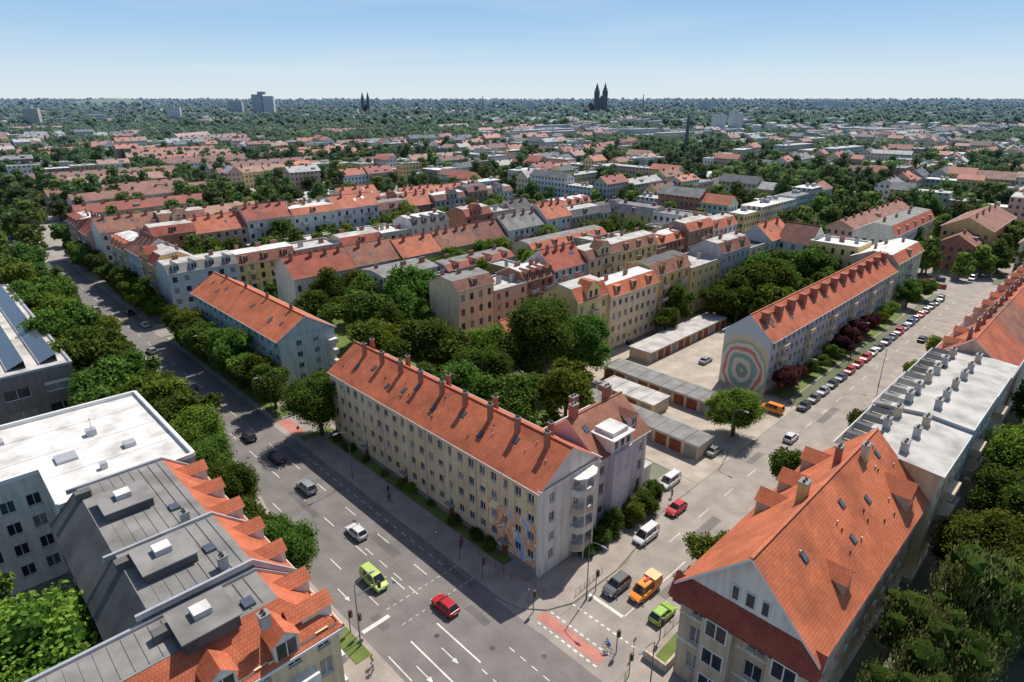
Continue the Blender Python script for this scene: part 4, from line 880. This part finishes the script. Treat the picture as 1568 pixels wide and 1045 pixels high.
for c in((83,43.8,0,-1),(38.2,50.8,-1,0,9),(52,26.2,0,1,9),(113,43.9,0,-1),(145,43.9,0,-1),(42.6,96,-1,0),(43.6,128,-1,0),(43.6,160,-1,0),(33,146,1,0),(24,43.6,0,-1)): lamp(*c)
def signal(a,b,face='a',arm=0,h=3.4):
    m=M();x,y,_=W(a,b);tube(m,(x,y,.1),.07,(x,y,h if not arm else 6),.06,POLE)
    def head(a,b,z):
        m.box(a-.17,a+.17,b-.17,b+.17,z,z+.95,DARKM,bot=True)
        for k,c in((.75,SR),(.47,SY),(.18,SG)):
            ax,ay,_=W(a-.17,b);bx,by,_=W(a-.24,b)
            if face=='b': ax,ay,_=W(a,b+.17);bx,by,_=W(a,b+.24)
            tube(m,(ax,ay,z+k),.1,(bx,by,z+k),.1,c,8)
    head(a,b+.25,h-1.1)
    if arm:
        q=W(a,b+arm,6.1);tube(m,(x,y,6),.06,q,.05,POLE,6);head(a,b+arm,5.3)
    m.make("traffic_light")
signal(54.6,26.4);signal(53.4,26.9,'a',3.2);signal(50.2,43.7);signal(38.3,52.8,'b');signal(28.0,51.9,'b');signal(27.6,45.2);signal(41.5,44.4);signal(55,43.8);signal(26,26.4);signal(30.5,46.8)
def sign(a,b,mt,h=2.4,n=12):
    m=M();x,y,_=W(a,b);tube(m,(x,y,.1),.04,(x,y,h),.04,POLE,6);p=W(a-.05,b);q=W(a-.09,b)
    tube(m,(p[0],p[1],h-.1),.32,(q[0],q[1],h-.1),.32,mt,n);tube(m,(q[0],q[1],h-.1),.2,(W(a-.1,b)[0],W(a-.1,b)[1],h-.1),.2,SIGN,n);m.make("traffic_sign")
for c in((43,45,SBLUE),(29,48,SR),(60,43.6,SBLUE),(66,26.6,SR),(41.9,72,SR),(27.5,58,SBLUE,2.4,4),(102,43.8,SR)): sign(*c)
m=M()
for a in np.arange(42.6,54,1.6): x,y,_=W(a,46.4 if a>46 else 47.5);tube(m,(x,y,.1),.05,(x,y,1.0),.05,SR,6)
m.make("bollards")
m=M()
for a0,b0,a1,b1 in((39.5,50.2,39.7,56),(28,53,28,64)):
    p,q=W(a0,b0),W(a1,b1);n=6
    for k in range(n+1):
        x=p[0]+(q[0]-p[0])*k/n;y=p[1]+(q[1]-p[1])*k/n;tube(m,(x,y,.1),.03,(x,y,1.05),.03,POLE,5)
    for zz in(.5,1.03): tube(m,(p[0],p[1],zz),.025,(q[0],q[1],zz),.025,POLE,5)
m.make("railing")
# ------------------------------------------------------------------ people
SK=mat("skin",(.5,.3,.22),.6,.05);HAIR=mat("hair",(.06,.04,.03),.8,.1)
def person(name,a,b,yaw,shirt,trous,pose='walk',z=.13):
    J={'pel':(0,0,.95),'che':(0.02,0,1.28),'nek':(.03,0,1.5),'hed':(.05,0,1.63),'top':(.05,0,1.74),
       'lh':(0,.1,.92),'lk':(.16,.1,.52),'la':(.1,.1,.1),'lf':(.27,.1,.05),'rh':(0,-.1,.92),'rk':(.02,-.1,.5),'ra':(-.22,-.1,.14),'rf':(-.1,-.1,.05),
       'ls':(.02,.19,1.43),'le':(-.08,.25,1.16),'lw':(.04,.25,.92),'lt':(.08,.25,.84),'rs':(.02,-.19,1.43),'re':(.06,-.25,1.16),'rw':(.22,-.24,.97),'rt':(.27,-.24,.9)}
    if pose=='ride': J.update({'che':(.22,0,1.24),'nek':(.38,0,1.42),'hed':(.46,0,1.55),'top':(.48,0,1.66),'ls':(.34,.18,1.36),'rs':(.34,-.18,1.36),'le':(.5,.24,1.14),'re':(.5,-.24,1.14),'lw':(.68,.22,1.04),'rw':(.68,-.22,1.04),'lt':(.74,.2,1.03),'rt':(.74,-.2,1.03),
        'lk':(.38,.1,.86),'la':(.26,.1,.45),'lf':(.42,.1,.42),'rk':(.3,-.1,.6),'ra':(.12,-.1,.2),'rf':(.28,-.1,.17)})
    E=[('pel','che'),('che','nek'),('nek','hed'),('hed','top'),('pel','lh'),('lh','lk'),('lk','la'),('la','lf'),('pel','rh'),('rh','rk'),('rk','ra'),('ra','rf'),('che','ls'),('ls','le'),('le','lw'),('lw','lt'),('che','rs'),('rs','re'),('re','rw'),('rw','rt')]
    rad={'pel':.14,'che':.15,'nek':.06,'hed':.105,'top':.08,'lh':.095,'rh':.095,'lk':.065,'rk':.065,'la':.045,'ra':.045,'lf':.04,'rf':.04,'ls':.07,'rs':.07,'le':.045,'re':.045,'lw':.032,'rw':.032,'lt':.03,'rt':.03}
    ks=list(J);me=bpy.data.meshes.new(name);me.from_pydata([J[k] for k in ks],[(ks.index(x),ks.index(y)) for x,y in E],[])
    o=bpy.data.objects.new(name,me);scene.collection.objects.link(o);o.modifiers.new("s",'SKIN');me.skin_vertices[0].data[0].use_root=True
    for i,k in enumerate(ks): me.skin_vertices[0].data[i].radius=(rad[k],rad[k])
    sb=o.modifiers.new("b",'SUBSURF');sb.levels=1;sb.render_levels=1
    dg=bpy.context.evaluated_depsgraph_get();nm=bpy.data.meshes.new_from_object(o.evaluated_get(dg));o.modifiers.clear();o.data=nm;nm.materials.clear()
    ms=[mat("cloth_%.2f%.2f%.2f"%shirt,shirt,.9,.1,4),mat("cloth_%.2f%.2f%.2f"%trous,trous,.9,.1,4),SK,HAIR,DARKM]
    for x in ms: nm.materials.append(x)
    for p in nm.polygons:
        c=p.center;p.use_smooth=True
        hz=J['nek'][2]
        p.material_index=3 if c.z>J['hed'][2]+.04 or (c.z>hz+.08 and c.x<J['hed'][0]-.03) else 2 if c.z>hz else (4 if c.z<.09 else 1) if c.z<(.93 if pose=='walk' else .98) and abs(c.y)<.2 else (2 if abs(c.y)>.2 and c.z<1.08 else 0)
    o.location=W(a,b,z);o.rotation_euler=(0,0,yaw);return o
person("pedestrian",57.5,46.2,ANG_A+math.pi,(.35,.05,.06),(.03,.04,.08));person("pedestrian",75,45.6,ANG_A,(.05,.05,.06),(.1,.1,.12));person("pedestrian",48.6,25.6,ANG_B,(.4,.35,.1),(.03,.03,.05));person("pedestrian",47.9,25.2,ANG_B,(.5,.5,.5),(.05,.07,.15));person("pedestrian",42.5,77.5,ANG_B,(.3,.3,.35),(.03,.03,.05))
def cyclist(a,b,yaw,shirt):
    e=bpy.data.objects.new("cyclist",None);scene.collection.objects.link(e);e.location=W(a,b,.03);e.rotation_euler=(0,0,yaw)
    o=person("rider",0,0,0,shirt,(.04,.04,.06),'ride',0);o.parent=e;o.location=(0,0,.05);
    m=M()
    for x in(-.42,.68):
        n=16
        for k in range(n):
            t0,t1=2*math.pi*k/n,2*math.pi*(k+1)/n;tube(m,(x+.33*math.cos(t0),0,.34+.33*math.sin(t0)),.022,(x+.33*math.cos(t1),0,.34+.33*math.sin(t1)),.022,RUB,5,False)
    for p,q in(((-.42,0,.34),(.12,0,.3)),((.12,0,.3),(-.04,0,.86)),((-.04,0,.8),(.52,0,.84)),((.12,0,.3),(.52,0,.8)),((-.42,0,.34),(-.03,0,.78)),((.68,0,.34),(.5,0,1.02)),((.5,-.25,1.05),(.5,.25,1.05))): tube(m,p,.02,q,.02,POLE,5)
    m.fr=lambda a,b,z=0:(a,b,z)
    m.box(-.18,.08,-.07,.07,.86,.92,DARKM);
    x=m.make("bicycle");x.parent=e
cyclist(31.2,46.4,ANG_A,(.1,.2,.45));cyclist(73.5,44.6,ANG_A+math.pi,(.05,.05,.06))
# ------------------------------------------------------------------ light, sky, camera
az,el=math.radians(32),math.radians(56)
sd=Vector((math.sin(az)*math.cos(el),math.cos(az)*math.cos(el),math.sin(el)))
L=bpy.data.lights.new("sun",'SUN');L.energy=5.0;L.angle=math.radians(.5);L.color=(1,.94,.85);o=bpy.data.objects.new("sun",L);scene.collection.objects.link(o);o.rotation_euler=sd.to_track_quat('Z','Y').to_euler();o.location=(0,0,200)
w=bpy.data.worlds.new("World");scene.world=w;w.use_nodes=True;n=w.node_tree.nodes;l=w.node_tree.links
bg=n["Background"];sk=n.new("ShaderNodeTexSky");sk.sky_type='NISHITA';sk.sun_disc=False;sk.sun_elevation=el;sk.sun_rotation=az;sk.air_density=1.0;sk.dust_density=1.0;sk.ozone_density=1.5;sk.altitude=60
tc=n.new("ShaderNodeTexCoord");sp=n.new("ShaderNodeSeparateXYZ");l.new(tc.outputs["Generated"],sp.inputs[0])
# clear pale-blue summer haze low in the sky, blending into the Nishita sky above
rp=n.new("ShaderNodeValToRGB");e=rp.color_ramp.elements;e[0].position=0;e[0].color=(.74,.82,.86,1);e[1].position=.035;e[1].color=(.62,.77,.89,1)
for p,c in((.08,(.42,.64,.87,1)),(.15,(.25,.49,.81,1)),(.4,(.13,.30,.6,1))):
    x=e.new(p);x.color=c
l.new(sp.outputs[2],rp.inputs[0])
nz=n.new("ShaderNodeTexNoise");nz.inputs["Scale"].default_value=2.2;nz.inputs["Detail"].default_value=7;mp=n.new("ShaderNodeMapping");mp.inputs["Scale"].default_value=(1,1,9);mp.inputs["Rotation"].default_value=(.12,.1,0)
l.new(tc.outputs["Generated"],mp.inputs[0]);l.new(mp.outputs[0],nz.inputs["Vector"])
cr=n.new("ShaderNodeMapRange");cr.inputs[1].default_value=.5;cr.inputs[2].default_value=.8;cr.inputs[3].default_value=0;cr.inputs[4].default_value=.35;l.new(nz.outputs[0],cr.inputs[0])
cm=n.new("ShaderNodeMix");cm.data_type='RGBA';l.new(cr.outputs[0],cm.inputs[0]);l.new(rp.outputs[0],cm.inputs[6]);cm.inputs[7].default_value=(.78,.85,.9,1)
STR=.11
sc=n.new("ShaderNodeMix");sc.data_type='RGBA';sc.blend_type='MULTIPLY';sc.inputs[0].default_value=1;l.new(cm.outputs[2],sc.inputs[6]);sc.inputs[7].default_value=(1/STR,1/STR,1/STR,1)
fm=n.new("ShaderNodeMapRange");fm.inputs[1].default_value=.12;fm.inputs[2].default_value=.4;fm.inputs[3].default_value=.95;fm.inputs[4].default_value=0;l.new(sp.outputs[2],fm.inputs[0])
fx=n.new("ShaderNodeMix");fx.data_type='RGBA';l.new(fm.outputs[0],fx.inputs[0]);l.new(sk.outputs[0],fx.inputs[6]);l.new(sc.outputs[2],fx.inputs[7])
l.new(fx.outputs[2],bg.inputs[0]);bg.inputs[1].default_value=STR
cam=bpy.data.cameras.new("camera");cam.sensor_width=36;cam.lens=22.04;cam.clip_end=30000;cam.clip_start=.5
o=bpy.data.objects.new("camera",cam);scene.collection.objects.link(o);o.location=(0,0,60);o.rotation_euler=(math.radians(90-21.28),0,0);scene.camera=o
scene.view_settings.view_transform='Standard';scene.view_settings.look='None';scene.view_settings.exposure=0
